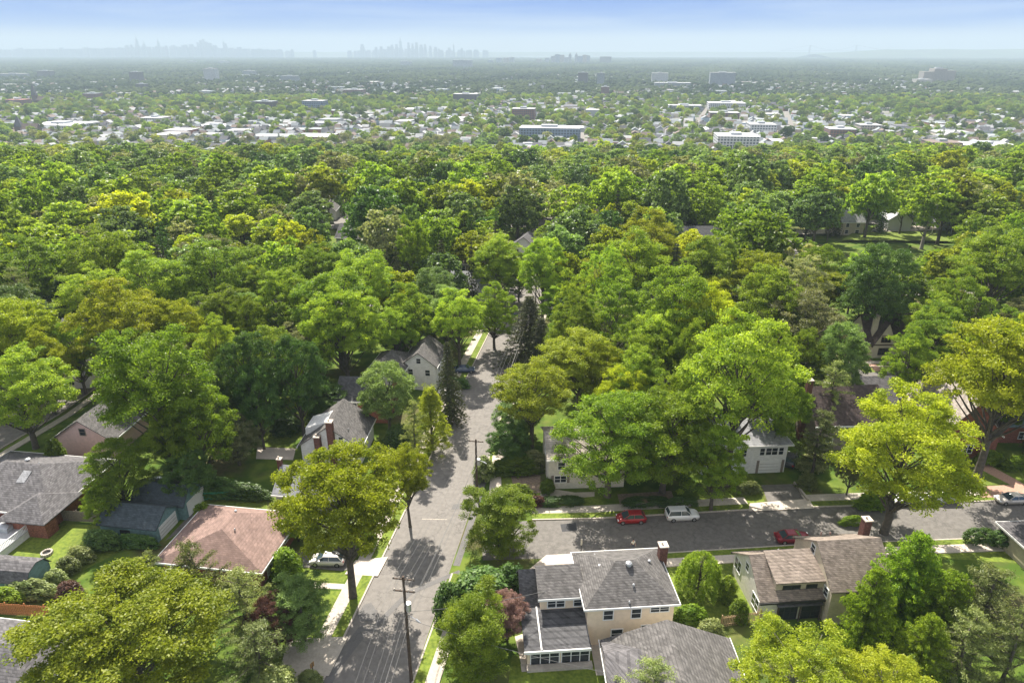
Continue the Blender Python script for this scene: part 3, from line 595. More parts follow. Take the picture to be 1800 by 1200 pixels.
MB().add(q, f).build('roof', RCHAR, t); HOUSES.append((sx_, sy_+1, 4))

# ------------------------------------------------------------------ fences, deck, garden things
def fence(label, p0, p1, h, m, rails=2, picket=.16, gap=.02, name='fence'):
    a = Vector((*p0, 0)); b = Vector((*p1, 0)); L = (b-a).length; rz = math.atan2(b.y-a.y, b.x-a.x)
    t = thing(name, label, 'fence', a, rz); mb = MB(); u = 0; rnd = random.Random(int(L*100))
    while u < L:
        mb.box(u, u+picket-gap, 0, .03, .05, h + rnd.uniform(-.03,.03)); u += picket
    mb.build('boards', m, t)
    for k in range(rails): MB().box(0, L, .03, .08, h*(.2+.6*k/max(1,rails-1)), h*(.2+.6*k/max(1,rails-1))+.09).build('rail', m, t)
    k = 0
    while k <= L: MB().box(k-.05, k+.05, .08, .18, 0, h+.12).build('post', m, t); k += 2.4
fence('weathered brown board fence between the brick ranch and the sunny lawn', at(0,907), at(205,921), 1.8, GREYW, picket=.2)
fence('orange cedar picket fence at the lower left edge', at(-20,1078), at(93,1085), 1.7, CEDAR, picket=.22, gap=.06)
fence('tan cedar lattice fence at the left corner of the tan split level house', at(1268,1102), at(1338,1092), 1.6, TANW, picket=.2, gap=.1)
def netting():
    p0, p1 = at(350,880), at(458,875); a = Vector((*p0,0)); b = Vector((*p1,0)); L = (b-a).length
    t = thing('netting_fence', 'low green and turquoise netting screen on the lawn behind the mauve roof', 'fence', a, math.atan2(b.y-a.y, b.x-a.x))
    gm = mat('green_netting', (0.05,0.22,0.12), .8, .3, 2); bm = mat('turquoise_netting', (0.03,0.30,0.36), .8, .3, 2)
    MB().box(0, L*.52, 0, .03, .1, 1.4).build('netting', gm, t); MB().box(L*.55, L, 0, .03, .1, 1.4).build('netting', bm, t)
    for k in range(8): MB().cyl(L*k/7, .06, 0, 1.6, .035, 6).build('post', STEEL, t)
netting()
X, Y = at(20, 965); t = thing('deck', 'white raised deck with white railings at the left edge of the lawn', 'deck', (X-4.6, Y+.6, 0), R(-10))
MB().box(-5,5,-3.6,3.6,0,1.0).build('base', WWHITE, t); MB().box(-5.1,5.1,-3.7,3.7,1.0,1.1).build('floor', mat('deck_board', (.42,.42,.42), .8, .1, 6), t)
mb = MB()
for k in range(34):
    u = -5 + 10*k/33; mb.box(u-.03,u+.03,-3.62,-3.56,1.1,1.9); mb.box(4.96,5.02,-3.5+7*k/33-.03,-3.5+7*k/33+.03,1.1,1.9); mb.box(u-.03,u+.03,3.56,3.62,1.1,1.9)
mb.box(-5,5,-3.64,-3.54,1.9,2.0).box(4.94,5.04,-3.6,3.6,1.9,2.0).box(-5,5,3.54,3.64,1.9,2.0); mb.build('railing', WHITE, t)
t = thing('storage_box', 'grey covered box standing on the white raised deck', 'box', (X-2.2, Y+2.6, 1.1), R(-10))
MB().box(-.9,.9,-.6,.6,0,.7).build('body', WGREY, t); MB().add([(-1,-.7,.7),(1,-.7,.7),(1,.7,.7),(-1,.7,.7),(-.9,0,.95),(.9,0,.95)], [(0,1,5,4),(2,3,4,5),(1,2,5),(3,0,4),(0,3,2,1)]).build('lid', STEEL, t)
X, Y = at(83, 973); t = thing('fire_pit', 'round stone fire pit on the sunny lawn at the left', 'fire pit', (X, Y, 0))
mb = MB(); n = 16
for k in range(n):
    a = 2*math.pi*k/n; mb.tube([(.6*math.cos(a),.6*math.sin(a),0),(.6*math.cos(a),.6*math.sin(a),.35)], .14, 6)
mb.build('stone_ring', CONC, t); MB().cyl(0,0,0,.08,.5,16).build('ash', BLACKM, t)
# retaining wall by the raised ranch drive
p0, p1 = at(1396,850), at(1420,881); strip('retaining_wall', [p0, p1], -.15, .15, CONC, 0, .45, 2); o = COL.objects[-1]
tag(o, 'low concrete retaining wall along the right side of the sloping driveway', 'wall'); del o['kind']

def sign(label, px, py, h, board, m, rz=0):
    X, Y = at(px, py); t = thing('street_sign', label, 'sign', (X, Y, 0), rz); MB().cyl(0,0,0,h,.045,8).build('post', BLACKM, t)
    MB().box(-board[0]/2,board[0]/2,-.03,.03,h-board[1],h).build('sign_board', m, t); return t
sign('tall thin sign post with white blade beside the cross street, behind the stucco house', 1021, 978, 2.9, (.16,1.0), WHITE)
sign('small brown sign on a thin post beside the shaded driveway at the bottom', 552, 1190, 2.1, (.5,.6), mat('sign_brown', (.25,.14,.05), .6), R(60))
sign('black lamp post on the small front lawn of the cream corner house', 962, 893, 1.6, (.12,.2), BLACKM)

# utility poles and wires
def pole(label, X, Y, h, arms=2, rz=0, transformer=False):
    z = float(zt(X, Y)); t = thing('utility_pole', label, 'utility pole', (X, Y, z), rz, 'wooden utility poles along the main street')
    MB().tube([(0,0,0),(0,0,h)], [.19,.13], 10).build('pole', WOODP, t); at_ = []
    for k in range(arms):
        zz = h-.35-k*1.5; a = MB().box(-1.1,1.1,-.06,.06,zz-.06,zz+.06).build('crossarm', WOODP, t)
        for u in (-1.0,-.4,.4,1.0):
            MB().cyl(u,0,zz+.06,zz+.26,.05,8).build('insulator', CONC2, a)
            if k == 0: at_.append((u, 0, zz+.26))
    if transformer: MB().cyl(.35,-.1,h-4.2,h-3.2,.26,12).build('transformer', STEEL, t)
    MB().tube([(0,0,h*.62),(.5,-.25,h*.66),(1.25,-.6,h*.66)], .035, 6).build('lamp_arm', STEEL, t)
    MB().tube([(1.2,-.58,h*.66),(1.7,-.8,h*.65)], [.12,.05], 8).build('lamp_head', STEEL, t)
    at_.append((0.1,0,h*.68)); at_.append((-.15,0,h*.62)); at_.append((.15,0,h*.56))
    c, s = math.cos(rz), math.sin(rz); return [(X+a*c-b*s, Y+a*s+b*c, z+cz) for a,b,cz in at_]
P0 = [(-15.5+u, 6, 13.4) for u in (-1,-.4,.4,1)] + [(-15.4,6,9),(-15.5,6,8.3),(-15.3,6,7.5)]
P1 = pole('tall dark utility pole nearest the camera, with two crossarms', -10.6, 52.2, 14, 2, R(-8), True)
P2 = pole('wooden utility pole at the corner of the cross street', -5.2, 84.6, 9.8, 1, R(-8), True)
P3 = pole('wooden utility pole with two crossarms beside the golden tree on the main street', -1.6, 106.5, 9.8, 2, R(-8))
P4 = pole('wooden utility pole seen against the far stretch of the main street, nearer of that pair', 5.9, 160, 10, 1, R(-8))
P5 = pole('wooden utility pole seen against the far stretch of the main street, farther of that pair', 8.2, 177, 10, 1, R(-5))
def wire(a, b, sag, r, lb):
    pts = [(a[0]+(b[0]-a[0])*t, a[1]+(b[1]-a[1])*t, a[2]+(b[2]-a[2])*t - 4*sag*t*(1-t)) for t in [k/14 for k in range(15)]]
    o = MB().tube(pts, r, 5).build('power_line', WIRE); tag(o, lb, 'power line', 'overhead wires along the main street')
WIRE = mat('wire', (.13,.127,.122), .5)
for nm, A_, B_ in (('from the nearest pole towards the bottom edge', P1, P0), ('between the nearest pole and the cross street corner pole', P1, P2), ('between the corner pole and the pole by the golden tree', P2, P3),
                   ('between the pole by the golden tree and the far poles', P3, P4), ('between the two far poles', P4, P5)):
    for k in range(7):
        if nm.startswith('between the two') and k > 3: continue
        wire(A_[k], B_[k], .5 + .12*(k % 3), (.012 if k < 4 else .02), '%s of the wires %s' % (['leftmost upper','second upper','third upper','rightmost upper','topmost lower','middle lower','lowest'][k], nm))
wire(P1[4], (4.5,59.5,5.6), .5, .02, 'service wire running from the nearest pole to the beige stucco house')
wire(P1[5], (11.5,50,3.2), .6, .02, 'service wire running low past the sunroom of the stucco house')

# ------------------------------------------------------------------ cars
def carpaint(name, c): return mat(name, c, 0.28, 0.0, 1, spec=.6, metal=.15)
TYRE = mat('tyre', (.02,.02,.02), .9); RIM = mat('rim', (.5,.5,.52), .3, metal=.8); CGL = mat('car_glass', (.04,.06,.07), .06, 0, 1, spec=.9)
LAMPW = mat('lamp_lens', (.8,.82,.85), .15); LAMPR = mat('lamp_red', (.4,.02,.02), .2)
def car(label, px, py, rz, paint, style='sedan', L=4.5, xy=None):
    X, Y = xy or at(px, py, .7); t = thing('parked_car', label, 'car', (X, Y, float(zt(X, Y))+.008), rz, 'parked cars')
    k = L/4.5; Wd = .9 if style != 'suv' else .95; top = {'sedan':1.45,'hatch':1.52,'suv':1.75}[style]; hood = {'sedan':.92,'hatch':.95,'suv':1.08}[style]
    # lower hull stations: x, half width, bottom, top ; front towards +x
    st = [(-2.25,.68,.42,hood-.12),(-2.18,.82,.3,hood+(.02 if style=='sedan' else .08)),(-1.5,Wd,.24,hood+.03),(-.5,Wd,.22,hood+.02),(.8,Wd,.22,hood),(1.5,Wd-.02,.24,hood-.06),(2.0,.84,.28,hood-.18),(2.24,.66,.36,hood-.34)]
    v = []
    for x,w,b,tp in st:
        v += [(x*k,-w,b),(x*k,-w*1.0,(b+tp)/2),(x*k,-w*.93,tp-.04),(x*k,-w*.7,tp),(x*k,w*.7,tp),(x*k,w*.93,tp-.04),(x*k,w,(b+tp)/2),(x*k,w,b)]
    f = []
    for i in range(len(st)-1):
        for j in range(8): f.append((8*i+j, 8*i+(j+1)%8, 8*i+8+(j+1)%8, 8*i+8+j))
    f += [tuple(range(8))[::-1], tuple(range(8*(len(st)-1), 8*len(st)))]
    MB().add(v, f).build('body', paint, t, smooth=True)
    # cabin: roof in paint, glass band below
    rx = {'sedan':(-1.75,-1.0,.25,1.05),'hatch':(-2.1,-1.55,.35,1.35),'suv':(-2.15,-1.85,.35,1.1)}[style]
    b0, b1 = hood-.02, top; wb, wt = Wd*.9, Wd*.68
    q = [(rx[0]*k,-wb,b0),(rx[3]*k,-wb,b0),(rx[3]*k,wb,b0),(rx[0]*k,wb,b0),(rx[1]*k,-wt,b1-.07),(rx[2]*k,-wt,b1-.07),(rx[2]*k,wt,b1-.07),(rx[1]*k,wt,b1-.07)]
    MB().add(q, [(0,1,5,4),(1,2,6,5),(2,3,7,6),(3,0,4,7),(4,5,6,7)]).build('windows', CGL, t)
    q = [(rx[1]*k-.05,-wt-.02,b1-.08),(rx[2]*k+.08,-wt-.02,b1-.08),(rx[2]*k+.08,wt+.02,b1-.08),(rx[1]*k-.05,wt+.02,b1-.08),(rx[1]*k+.1,-wt*.8,b1),(rx[2]*k-.1,-wt*.8,b1),(rx[2]*k-.1,wt*.8,b1),(rx[1]*k+.1,wt*.8,b1)]
    MB().add(q, [(0,1,5,4),(1,2,6,5),(2,3,7,6),(3,0,4,7),(4,5,6,7),(0,3,2,1)]).build('roof', paint, t)
    mb = MB()
    for s in (-1,1):
        for xa, xb in ((rx[0],rx[1]),(rx[3],rx[2])): mb.tube([(xa*k,s*(wb+.005),b0),(xb*k,s*(wt+.01),b1-.07)], .045, 5)
        mb.tube([(-.35*k,s*(wb+.005),b0),(-.35*k,s*(wt+.01),b1-.07)], .04, 5)
    mb.build('pillars', paint, t)
    for x in (-1.4*k, 1.42*k):
        for s in (-1,1):
            w = MB().tube([(x,s*(Wd-.2),.33),(x,s*(Wd+.015),.33)], .33, 16).build('wheel', TYRE, t)
            MB().tube([(x,s*(Wd+.0),.33),(x,s*(Wd+.03),.33)], .2, 12).build('rim', RIM, w)
    for s in (-1,1):
        MB().box(2.05*k,2.2*k,s*.62-.16,s*.62+.16,.58,.72).build('headlight', LAMPW, t)
        MB().box(-2.25*k,-2.14*k,s*.66-.13,s*.66+.13,.72,.88).build('taillight', LAMPR, t)
        MB().box(.75*k,.92*k,s*(Wd+.08)-.08,s*(Wd+.08)+.08,hood+.02,hood+.16).build('mirror', paint, t)
    return t
RED = carpaint('paint_red', (.30,.015,.02)); DRED = carpaint('paint_dark_red', (.22,.012,.025)); WHT = carpaint('paint_white', (.75,.75,.74)); SIL = carpaint('paint_silver', (.52,.48,.43))
PSIL = carpaint('paint_pale', (.66,.62,.58)); BLU = carpaint('paint_blue', (.05,.07,.13)); BLK = carpaint('paint_black', (.03,.032,.036))
car('pale silver hatchback with white roof parked on the drive of the mauve roofed house', 576, 981, R(178), PSIL, 'hatch', 4.5)
car('bright red hatchback parked at the far kerb of the cross street', 1109, 908, R(183), RED, 'hatch', 4.1)
car('white suv parked at the far kerb of the cross street, partly under foliage', 1199, 903, R(4), WHT, 'suv', 4.7)
car('dark red sedan parked at the near kerb of the cross street', 1394, 942, R(3), DRED, 'sedan', 4.7)
car('silver sedan parked at the right edge of the cross street', 1779, 875, R(182), SIL, 'sedan', 4.6)
car('white car under the broad yellow green tree, left one of that pair', 1596, 876, R(183), WHT, 'sedan', 4.5)
car('white car under the broad yellow green tree, right one of that pair', 1655, 872, R(183), WHT, 'suv', 4.5)
car('blue car parked on a driveway in front of the white clapboard house', 816, 648, R(5), BLU, 'sedan', 4.5)
car('pale silver car parked on a driveway beside the dark spruce', 790, 690, R(-3), PSIL, 'sedan', 4.5)
car('white car between trees behind the white clapboard house', 752, 572, R(30), WHT, 'sedan', 4.5)
car('black car beside the right wall of the white raised ranch', 1390, 806, R(60), BLK, 'sedan', 4.6)
car('blue car on the road at the far junction of the main street', 906, 556, R(80), BLU, 'sedan', 4.5)

# ------------------------------------------------------------------ the walker
def person(px, py, label):
    X, Y = at(px, py); t = thing('person', label, 'person', (X, Y, .01), R(200))
    def skin(name, V_, E_, Rr, m, root=0):
        me = bpy.data.meshes.new(name); me.from_pydata(V_, E_, []); me.materials.append(m); o = bpy.data.objects.new(name, me); put(o, t)
        s = o.modifiers.new('Skin', 'SKIN'); s.use_smooth_shade = True
        for i, r_ in enumerate(Rr): me.skin_vertices[0].data[i].radius = (r_, r_); me.skin_vertices[0].data[i].use_root = (i == root)
        u = o.modifiers.new('Sub', 'SUBSURF'); u.levels = 1; u.render_levels = 1; return o
    SK = mat('skin', (.50,.31,.22), .6, .03); 
    V_ = [(0,0,.95),(0,.01,1.15),(0,0,1.35),(0,.02,1.47),(0,.03,1.56),(0,.04,1.68)]; E_ = [(0,1),(1,2),(2,3),(3,4),(4,5)]; Rr = [.14,.12,.13,.05,.075,.085]
    def limb(st, pts, rr):
        p = st
        for q, r_ in zip(pts, rr): V_.append(q); Rr.append(r_); E_.append((p, len(V_)-1)); p = len(V_)-1
        return p
    limb(0, [(.1,.02,.86),(.11,.18,.48),(.11,.05,.09),(.11,.2,.05)], [.09,.06,.045,.04])
    limb(0, [(-.1,-.02,.86),(-.11,-.08,.48),(-.11,-.3,.12),(-.11,-.16,.05)], [.09,.06,.045,.04])
    for s, sw in ((1,-.16),(-1,.18)):
        p = limb(2, [(s*.19,0,1.40),(s*.24,sw*.5,1.12),(s*.24,sw*1.4,.9)], [.06,.042,.03]); x, y, z = V_[p]
        p = limb(p, [(x,y+.02,z-.07)], [.03])
        for k, ln in enumerate((.065,.075,.07,.055)): limb(p, [(x+.0*s,y-.02+k*.02,z-.12),(x-.01*s,y-.015+k*.02,z-.12-ln*.6)], [.008,.008])
        limb(p, [(x-.02*s,y+.06,z-.07),(x-.02*s,y+.08,z-.1)], [.01,.008])
    skin('body', V_, E_, Rr, SK)
    skin('shirt', [(0,0,.93),(0,.01,1.15),(0,0,1.38),(.2,0,1.40),(.245,-.06,1.15),(-.2,0,1.40),(-.245,.07,1.15)], [(0,1),(1,2),(2,3),(3,4),(2,5),(5,6)], [.165,.145,.15,.075,.06,.075,.06], WHITE)
    skin('trousers', [(0,0,.93),(.1,.02,.86),(.11,.18,.48),(.11,.06,.14),(-.1,-.02,.86),(-.11,-.08,.48),(-.11,-.28,.17)], [(0,1),(1,2),(2,3),(0,4),(4,5),(5,6)], [.155,.105,.075,.06,.105,.075,.06], mat('trousers', (.09,.10,.14), .9))
    skin('hair', [(0,0,1.64),(0,.01,1.72),(0,.06,1.75)], [(0,1),(1,2)], [.08,.095,.06], mat('hair', (.03,.02,.015), .8))
person(1112, 966, 'person in white top walking along the dappled cross street behind the stucco house')

# ------------------------------------------------------------------ trees
def unit(v): return v / np.maximum(np.linalg.norm(v, axis=-1, keepdims=True), 1e-6)
def leaves(P, N, L, W_, rng, tilt=0.0):
    """rhombic leaf clusters: centres P, normals N, length L, width W_"""
    n = len(P); r = unit(rng.normal(size=(n, 3))); T = unit(np.cross(N, r)); B = np.cross(N, T)
    L = L * rng.uniform(.65, 1.3, (n, 1)); W_ = W_ * rng.uniform(.65, 1.3, (n, 1))
    Q = np.stack([P - T*L/2, P + B*W_/2 + N*L*.12, P + T*L/2, P - B*W_/2 + N*L*.12], 1).reshape(-1, 3)
    return Q, np.arange(4*n).reshape(-1, 4)
def tuft_leaves(C, rad, m, rng, flat=.6, leaf=(.5,.3), up=.5, out=.7, rough=.6, zcut=-.35):
    k = len(C); d = unit(rng.normal(size=(k, m, 3))); d[..., 2] = np.where(d[..., 2] < zcut, -d[..., 2]*.6, d[..., 2])
    rr = rng.uniform(.35, 1.12, (k, m, 1)); rad = np.asarray(rad).reshape(k, 1, 1)
    P = C[:, None, :] + d * rr * rad * np.array([1, 1, flat])
    N = unit(d*out + np.array([0, 0, up]) + rng.normal(size=(k, m, 3))*rough)
    Q, F_ = leaves(P.reshape(-1, 3), N.reshape(-1, 3), leaf[0], leaf[1], rng)
    a = np.clip(rng.normal(.45, .2, (k, 1)) + rng.normal(0, .17, (k, m)), 0, 1).ravel(); return Q, F_, a
# kinds: nominal height 18, crown radius 7 (scaled per tree)
def lobes_for(kind, rng):
    L = []
    if kind in ('broad', 'open', 'tall', 'round', 'spread', 'full'):
        H0, H1, RX = dict(broad=(3.6,18,7), open=(4,18,7), tall=(4,18,7), round=(2.2,18,7), spread=(7.0,18,7), full=(1.6,18,7))[kind]
        n = dict(broad=30, open=26, tall=30, round=30, spread=36, full=38)[kind]; cz = H0 + (H1-H0)*dict(broad=.42,open=.45,tall=.5,round=.42,spread=.36,full=.42)[kind]
        jr = dict(broad=.16, open=.26, tall=.24, round=.07, spread=.18, full=.15)[kind]
        for i in range(n):
            z = 1 - (i+.5)/n*1.62; th = i*2.39996 + rng.uniform(-.3,.3); s = math.sqrt(max(0, 1-z*z)); k = 1 - abs(rng.normal(0, jr))
            hz = (H1-cz) if z > 0 else (cz-H0)
            if kind == 'tall': s *= .95
            lr = rng.uniform(.24,.36) * (1.15 if kind == 'round' else 1)
            c = np.array([s*math.cos(th)*RX*(.80)*k, s*math.sin(th)*RX*.80*k, cz + z*hz*.80*k]); L.append((c, lr*RX))
        for i in range(6): L.append((np.array([rng.normal(0,1.6), rng.normal(0,1.6), cz + rng.uniform(-2,2.5)]), 2.2))
    elif kind == 'multi':
        for j in range(7):
            a = j*2.4; r_ = rng.uniform(.5, 4.2) if j else 0; top = rng.uniform(12.5, 18) if j else 18
            for z in np.arange(3.5, top, 1.9):
                w = (1 - ((z-3)/(top-3))**2)**.5; L.append((np.array([r_*math.cos(a)*(.5+z/18)+rng.normal(0,.5), r_*math.sin(a)*(.5+z/18)+rng.normal(0,.5), z]), 1.1+1.9*w))
    elif kind == 'column':
        for z in np.arange(1.5, 17.8, 1.1):
            w = 7*(1 - (z/18)**1.6)*.8 + .6
            for j in range(5): a = j*1.257+z; L.append((np.array([w*.6*math.cos(a), w*.6*math.sin(a), z+rng.uniform(-.4,.4)]), w*.5+.3))
    return L
def make_crown(kind, seed, lod, leafm):
    rng = np.random.default_rng(seed); Qs, Fs, As = [], [], []
    def push(q, f, a):
        b = sum(len(x) for x in Qs); Qs.append(q); Fs.append(f + b); As.append(a)
    tips = []
    if kind in ('spruce', 'pine', 'cedar'):
        H = 18; z = 1.2 if kind != 'pine' else 4.5; nb0 = {'spruce':13,'pine':7,'cedar':12}[kind]; dz = {'spruce':.62,'pine':1.35,'cedar':.7}[kind]
        if lod: dz *= 1.5
        C, R_ = [], []
        while z < H - .3:
            t = z/H; w = {'spruce': 7*(1-t)**.85, 'cedar': 7*min(1,(1-t)*1.9)**.7*.9, 'pine': 7*min(1.0, 1.7*(1-t))**.65*(.6+.4*min(1,t*3))}[kind] + .25
            for j in range(nb0):
                a = rng.uniform(0, 6.283); ln = w*rng.uniform(.62, 1.08) if kind != 'pine' else w*rng.uniform(.4, 1.08)
                droop = {'spruce': -.30, 'pine': .12, 'cedar': .25}[kind]
                if kind == 'pine': C.append([ln*math.cos(a), ln*math.sin(a), z+ln*droop+rng.uniform(-.3,.3)]); R_.append(rng.uniform(.8,1.35)); tips.append(C[-1])
                m = max(2, int(ln/(.75 if not lod else 1.2)))
                for q in range(m):
                    s = (q+1)/m*ln; C.append([s*math.cos(a), s*math.sin(a), z+s*droop-(.02*s*s if kind == 'spruce' else 0)]); R_.append({'spruce':.42,'pine':.62,'cedar':.55}[kind]*(1.25 if lod else 1))
                tips.append([ln*.9*math.cos(a), ln*.9*math.sin(a), z+ln*.9*droop])
            z += dz*rng.uniform(.8,1.2)
        C = np.array(C); m = {'spruce':14,'pine':26,'cedar':18}[kind] if not lod else {'spruce':5,'pine':8,'cedar':6}[kind]
        lf = {'spruce':(.42,.16),'pine':(.55,.12),'cedar':(.5,.2)}[kind]; lf = lf if not lod else (lf[0]*1.7, lf[1]*2.2)
        q, f, a = tuft_leaves(C, R_, m, rng, .55 if kind != 'cedar' else .9, lf, up=.45 if kind != 'cedar' else .3, out=.6, rough=.7); push(q, f, a)
    elif kind == 'weep':
        C = []
        for j in range(150):
            a = rng.uniform(0, 6.28); r_ = 7*math.sqrt(rng.uniform(.04, 1)); z = 17*math.sqrt(max(.05, 1-(r_/7.6)**2)); ln = rng.uniform(.4,.85)*z
            for s in np.arange(0, ln, .8): C.append([r_*math.cos(a)*(1+.01*s), r_*math.sin(a)*(1+.01*s), z-s])
            tips.append([r_*math.cos(a), r_*math.sin(a), z])
        C = np.array(C); q, f, a = tuft_leaves(C, np.full(len(C), .55), 12, rng, 1.3, (.6,.2), up=.1, rough=.6); push(q, f, a)
    elif kind == 'bush':
        C = []
        for j in range(110):
            d = unit(rng.normal(size=3)); d[2] = abs(d[2]); C.append(d*np.array([5.6,5.6,15])*rng.uniform(.8,1.05)+np.array([0,0,1.5]))
        C = np.array(C); q, f, a = tuft_leaves(C, np.full(len(C), 2.1), 60 if not lod else 20, rng, 1.0, (1.1,.7) if not lod else (1.9,1.2), out=1, rough=.5, up=.4); push(q, f, a)
    elif kind == 'hedge':
        C = []
        for j in range(150):
            d = unit(rng.normal(size=3)); d[2] = abs(d[2]); p_ = 6; e = np.sign(d)*np.abs(d)**.55; C.append(e*np.array([6,6,14])+np.array([0,0,1]))
        C = np.array(C); q, f, a = tuft_leaves(C, np.full(len(C), 1.7), 60, rng, 1.1, (.8,.6), out=1.2, rough=.4, up=.3); push(q, f, a)
    else:
        Ls = lobes_for(kind, rng); C, R_ = [], []
        nt_ = {'broad':12,'open':9,'tall':8,'round':14,'spread':9,'full':8,'multi':9,'column':5}[kind]
        for c, r_ in Ls:
            tips.append(c); n = nt_ if not lod else max(4, int(nt_*.6))
            d = unit(rng.normal(size=(n, 3))); d[:, 2] = np.where(d[:, 2] < -.3, -d[:, 2], d[:, 2]); o_ = unit(c - np.array([0,0,9]) + 1e-3)
            d = unit(d + .45*o_)
            for x in d: C.append(c + x*r_*rng.uniform(.6,1.02)*np.array([1,1,.8])); R_.append(rng.uniform(.42,1.15)*(1.25 if lod else 1)*(.85 if kind == 'open' else 1))
        C = np.array(C); m = {'broad':150,'open':115,'tall':150,'round':170,'spread':145,'full':145,'multi':135,'column':145}[kind] if not lod else 26
        lf = (.25,.15) if not lod else (.82,.58)
        q, f, a = tuft_leaves(C, R_, m, rng, .62 if kind != 'round' else .8, lf, up=.5, out=.65, rough=.9); push(q, f, a)
        # sparse inner foliage keeps the crown from reading hollow
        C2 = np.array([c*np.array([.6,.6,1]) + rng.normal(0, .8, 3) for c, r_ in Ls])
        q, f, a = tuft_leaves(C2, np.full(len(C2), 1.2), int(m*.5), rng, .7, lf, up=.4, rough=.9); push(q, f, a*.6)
    me = npmesh('crown', np.concatenate(Qs), np.concatenate(Fs), leafm, np.concatenate(As)); return me, tips
def make_trunk(kind, tips, seed, lod, bark):
    rnd = random.Random(seed); mb = MB(); n = 9 if not lod else 5
    H = {'spruce':17.5,'pine':17,'cedar':17,'weep':13,'column':16,'bush':3,'hedge':3}.get(kind, 11)
    bend = [(rnd.uniform(-.4,.4), rnd.uniform(-.4,.4)) for _ in range(5)]
    pts = [(0,0,-.4),(0,0,.25)] + [(bend[i][0]*(i+1)*.3, bend[i][1]*(i+1)*.3, H*(i+1)/5) for i in range(5)]
    mb.tube(pts, [.62,.46,.40,.34,.27,.18,.07] if kind not in ('bush','hedge') else [.3]*5+[.2,.1], n)
    tips = [t for t in tips if t is not None]; rnd.shuffle(tips)
    for t in (tips if not lod else tips[:12])[:(90 if kind in ('spruce','pine','cedar') else 44)]:
        x, y, z = t; rr = math.hypot(x, y)
        if kind in ('spruce','cedar'): z0 = z + rr*.25 if kind == 'spruce' else z - rr*.25
        elif kind == 'pine': z0 = z - rr*.15
        elif kind == 'multi': z0 = .8
        else: z0 = max(2.6, min(H-.6, z - rr*.85 - 1.2))
        k = min(4, max(0, int(z0/H*5) - 0)); f = z0/H; bx = bend[min(4,k)][0]*min(5,(k+1))*.3*.8; by = bend[min(4,k)][1]*min(5,(k+1))*.3*.8
        r0 = .05 + .013*rr if kind in ('spruce','pine','cedar') else .065 + .011*math.dist((0,0,z0),(x,y,z))
        if kind == 'multi': r0 = .2
        m1 = (bx*.6 + x*.42 + rnd.uniform(-.4,.4), by*.6 + y*.42 + rnd.uniform(-.4,.4), z0 + (z-z0)*(.40 if kind not in ('spruce',) else .5) + rnd.uniform(-.2,.3))
        mb.tube([(bx*.5, by*.5, z0), m1, (x, y, z)], [r0, r0*.7, r0*.25], 5 if not lod else 4, 0, False)
    me_o = mb.build('trunk', bark, smooth=True); me = me_o.data; bpy.data.objects.remove(me_o); return me
KIND = {  # name -> (shape, leaf, plain name, category words)
 'oak':('broad','oak','oak_tree'), 'oakg':('spread','gold','oak_tree'), 'lime':('broad','lime','maple_tree'), 'limeS':('spread','lime','oak_tree'), 'limeO':('open','lime','locust_tree'),
 'tall':('tall','oak','tulip_tree'), 'tallB':('tall','bright','tulip_tree'), 'open':('open','oak','ash_tree'), 'openB':('open','bright','ash_tree'),
 'bright':('full','bright','maple_tree'), 'multi':('multi','bright','maple_tree'), 'multiC':('multi','cool','birch_tree'), 'dark':('round','dark','linden_tree'), 'darkO':('round','cool','linden_tree'),
 'cool':('broad','cool','sycamore_tree'), 'pale':('open','pale','sycamore_tree'), 'paleR':('round','pale','dogwood_tree'), 'col':('column','bright','hornbeam_tree'), 'colG':('column','gold','hornbeam_tree'),
 'pine':('pine','pine','pine_tree'), 'cedar':('cedar','bright','cedar_tree'), 'spruce':('spruce','spruce','spruce_tree'), 'spruceD':('spruce','dark','spruce_tree'),
 'purple':('round','purple','purple_maple_tree'), 'rose':('broad','rose','japanese_maple_tree'), 'weep':('weep','bright','willow_tree'),
 'bush':('bush','bright','bush'), 'bushD':('bush','dark','bush'), 'bushP':('bush','pine','bush'), 'bushY':('bush','pale','bush'), 'bushR':('bush','purple','bush'), 'hedge':('hedge','dark','bush')}
_cache = {}
def meshes(kind, lod, var):
    shape, leaf, nm = KIND[kind]; ks = (shape, lod, var)
    if ks not in _cache:
        seed = hash_(shape)*10 + var; cm, tips = make_crown(shape, seed, lod, LM[leaf]); tm = make_trunk(shape, tips, seed, lod, BARKP if shape == 'open' else BARK); _cache[ks] = (cm, tm, {leaf: cm})
    cm, tm, d = _cache[ks]
    if leaf not in d:
        c2 = cm.copy(); c2.materials.clear(); c2.materials.append(LM[leaf]); d[leaf] = c2
    return d[leaf], tm
def hash_(s): return sum(ord(c)*(i+3) for i, c in enumerate(s)) % 9973
TREES = []
def tree(kind, X, Y, h, w, label, lod=0, rz=None, group=None, cat='tree', tilt=(0,0)):
    rnd = random.Random(int(X*7919+Y*131)); var = rnd.randrange(3) if lod == 0 else rnd.randrange(3); cm, tm = meshes(kind, lod, var)
    nm = KIND[kind][2]; z = float(zt(X, Y)); t = bpy.data.objects.new(nm, None); put(t)
    t.location = (X, Y, z); t.rotation_euler = (tilt[0], tilt[1], rnd.uniform(0, 6.28) if rz is None else rz); sxy = w/14/1.0; t.scale = (sxy, sxy*rnd.uniform(.93,1.07), h/18.0)
    if h < 3.6 and w > h*1.3: t.scale = (sxy, max(sxy*.3, min(sxy, h*.9/14)), h/18.0); t.rotation_euler = (0, 0, R(4) if X > 0 else R(-8))
    tag(t, label, 'bush' if nm == 'bush' else 'tree', group)
    o = bpy.data.objects.new('trunk', tm); put(o, t); o = bpy.data.objects.new('crown', cm); put(o, t)
    TREES.append((X, Y, w/2, h)); return t
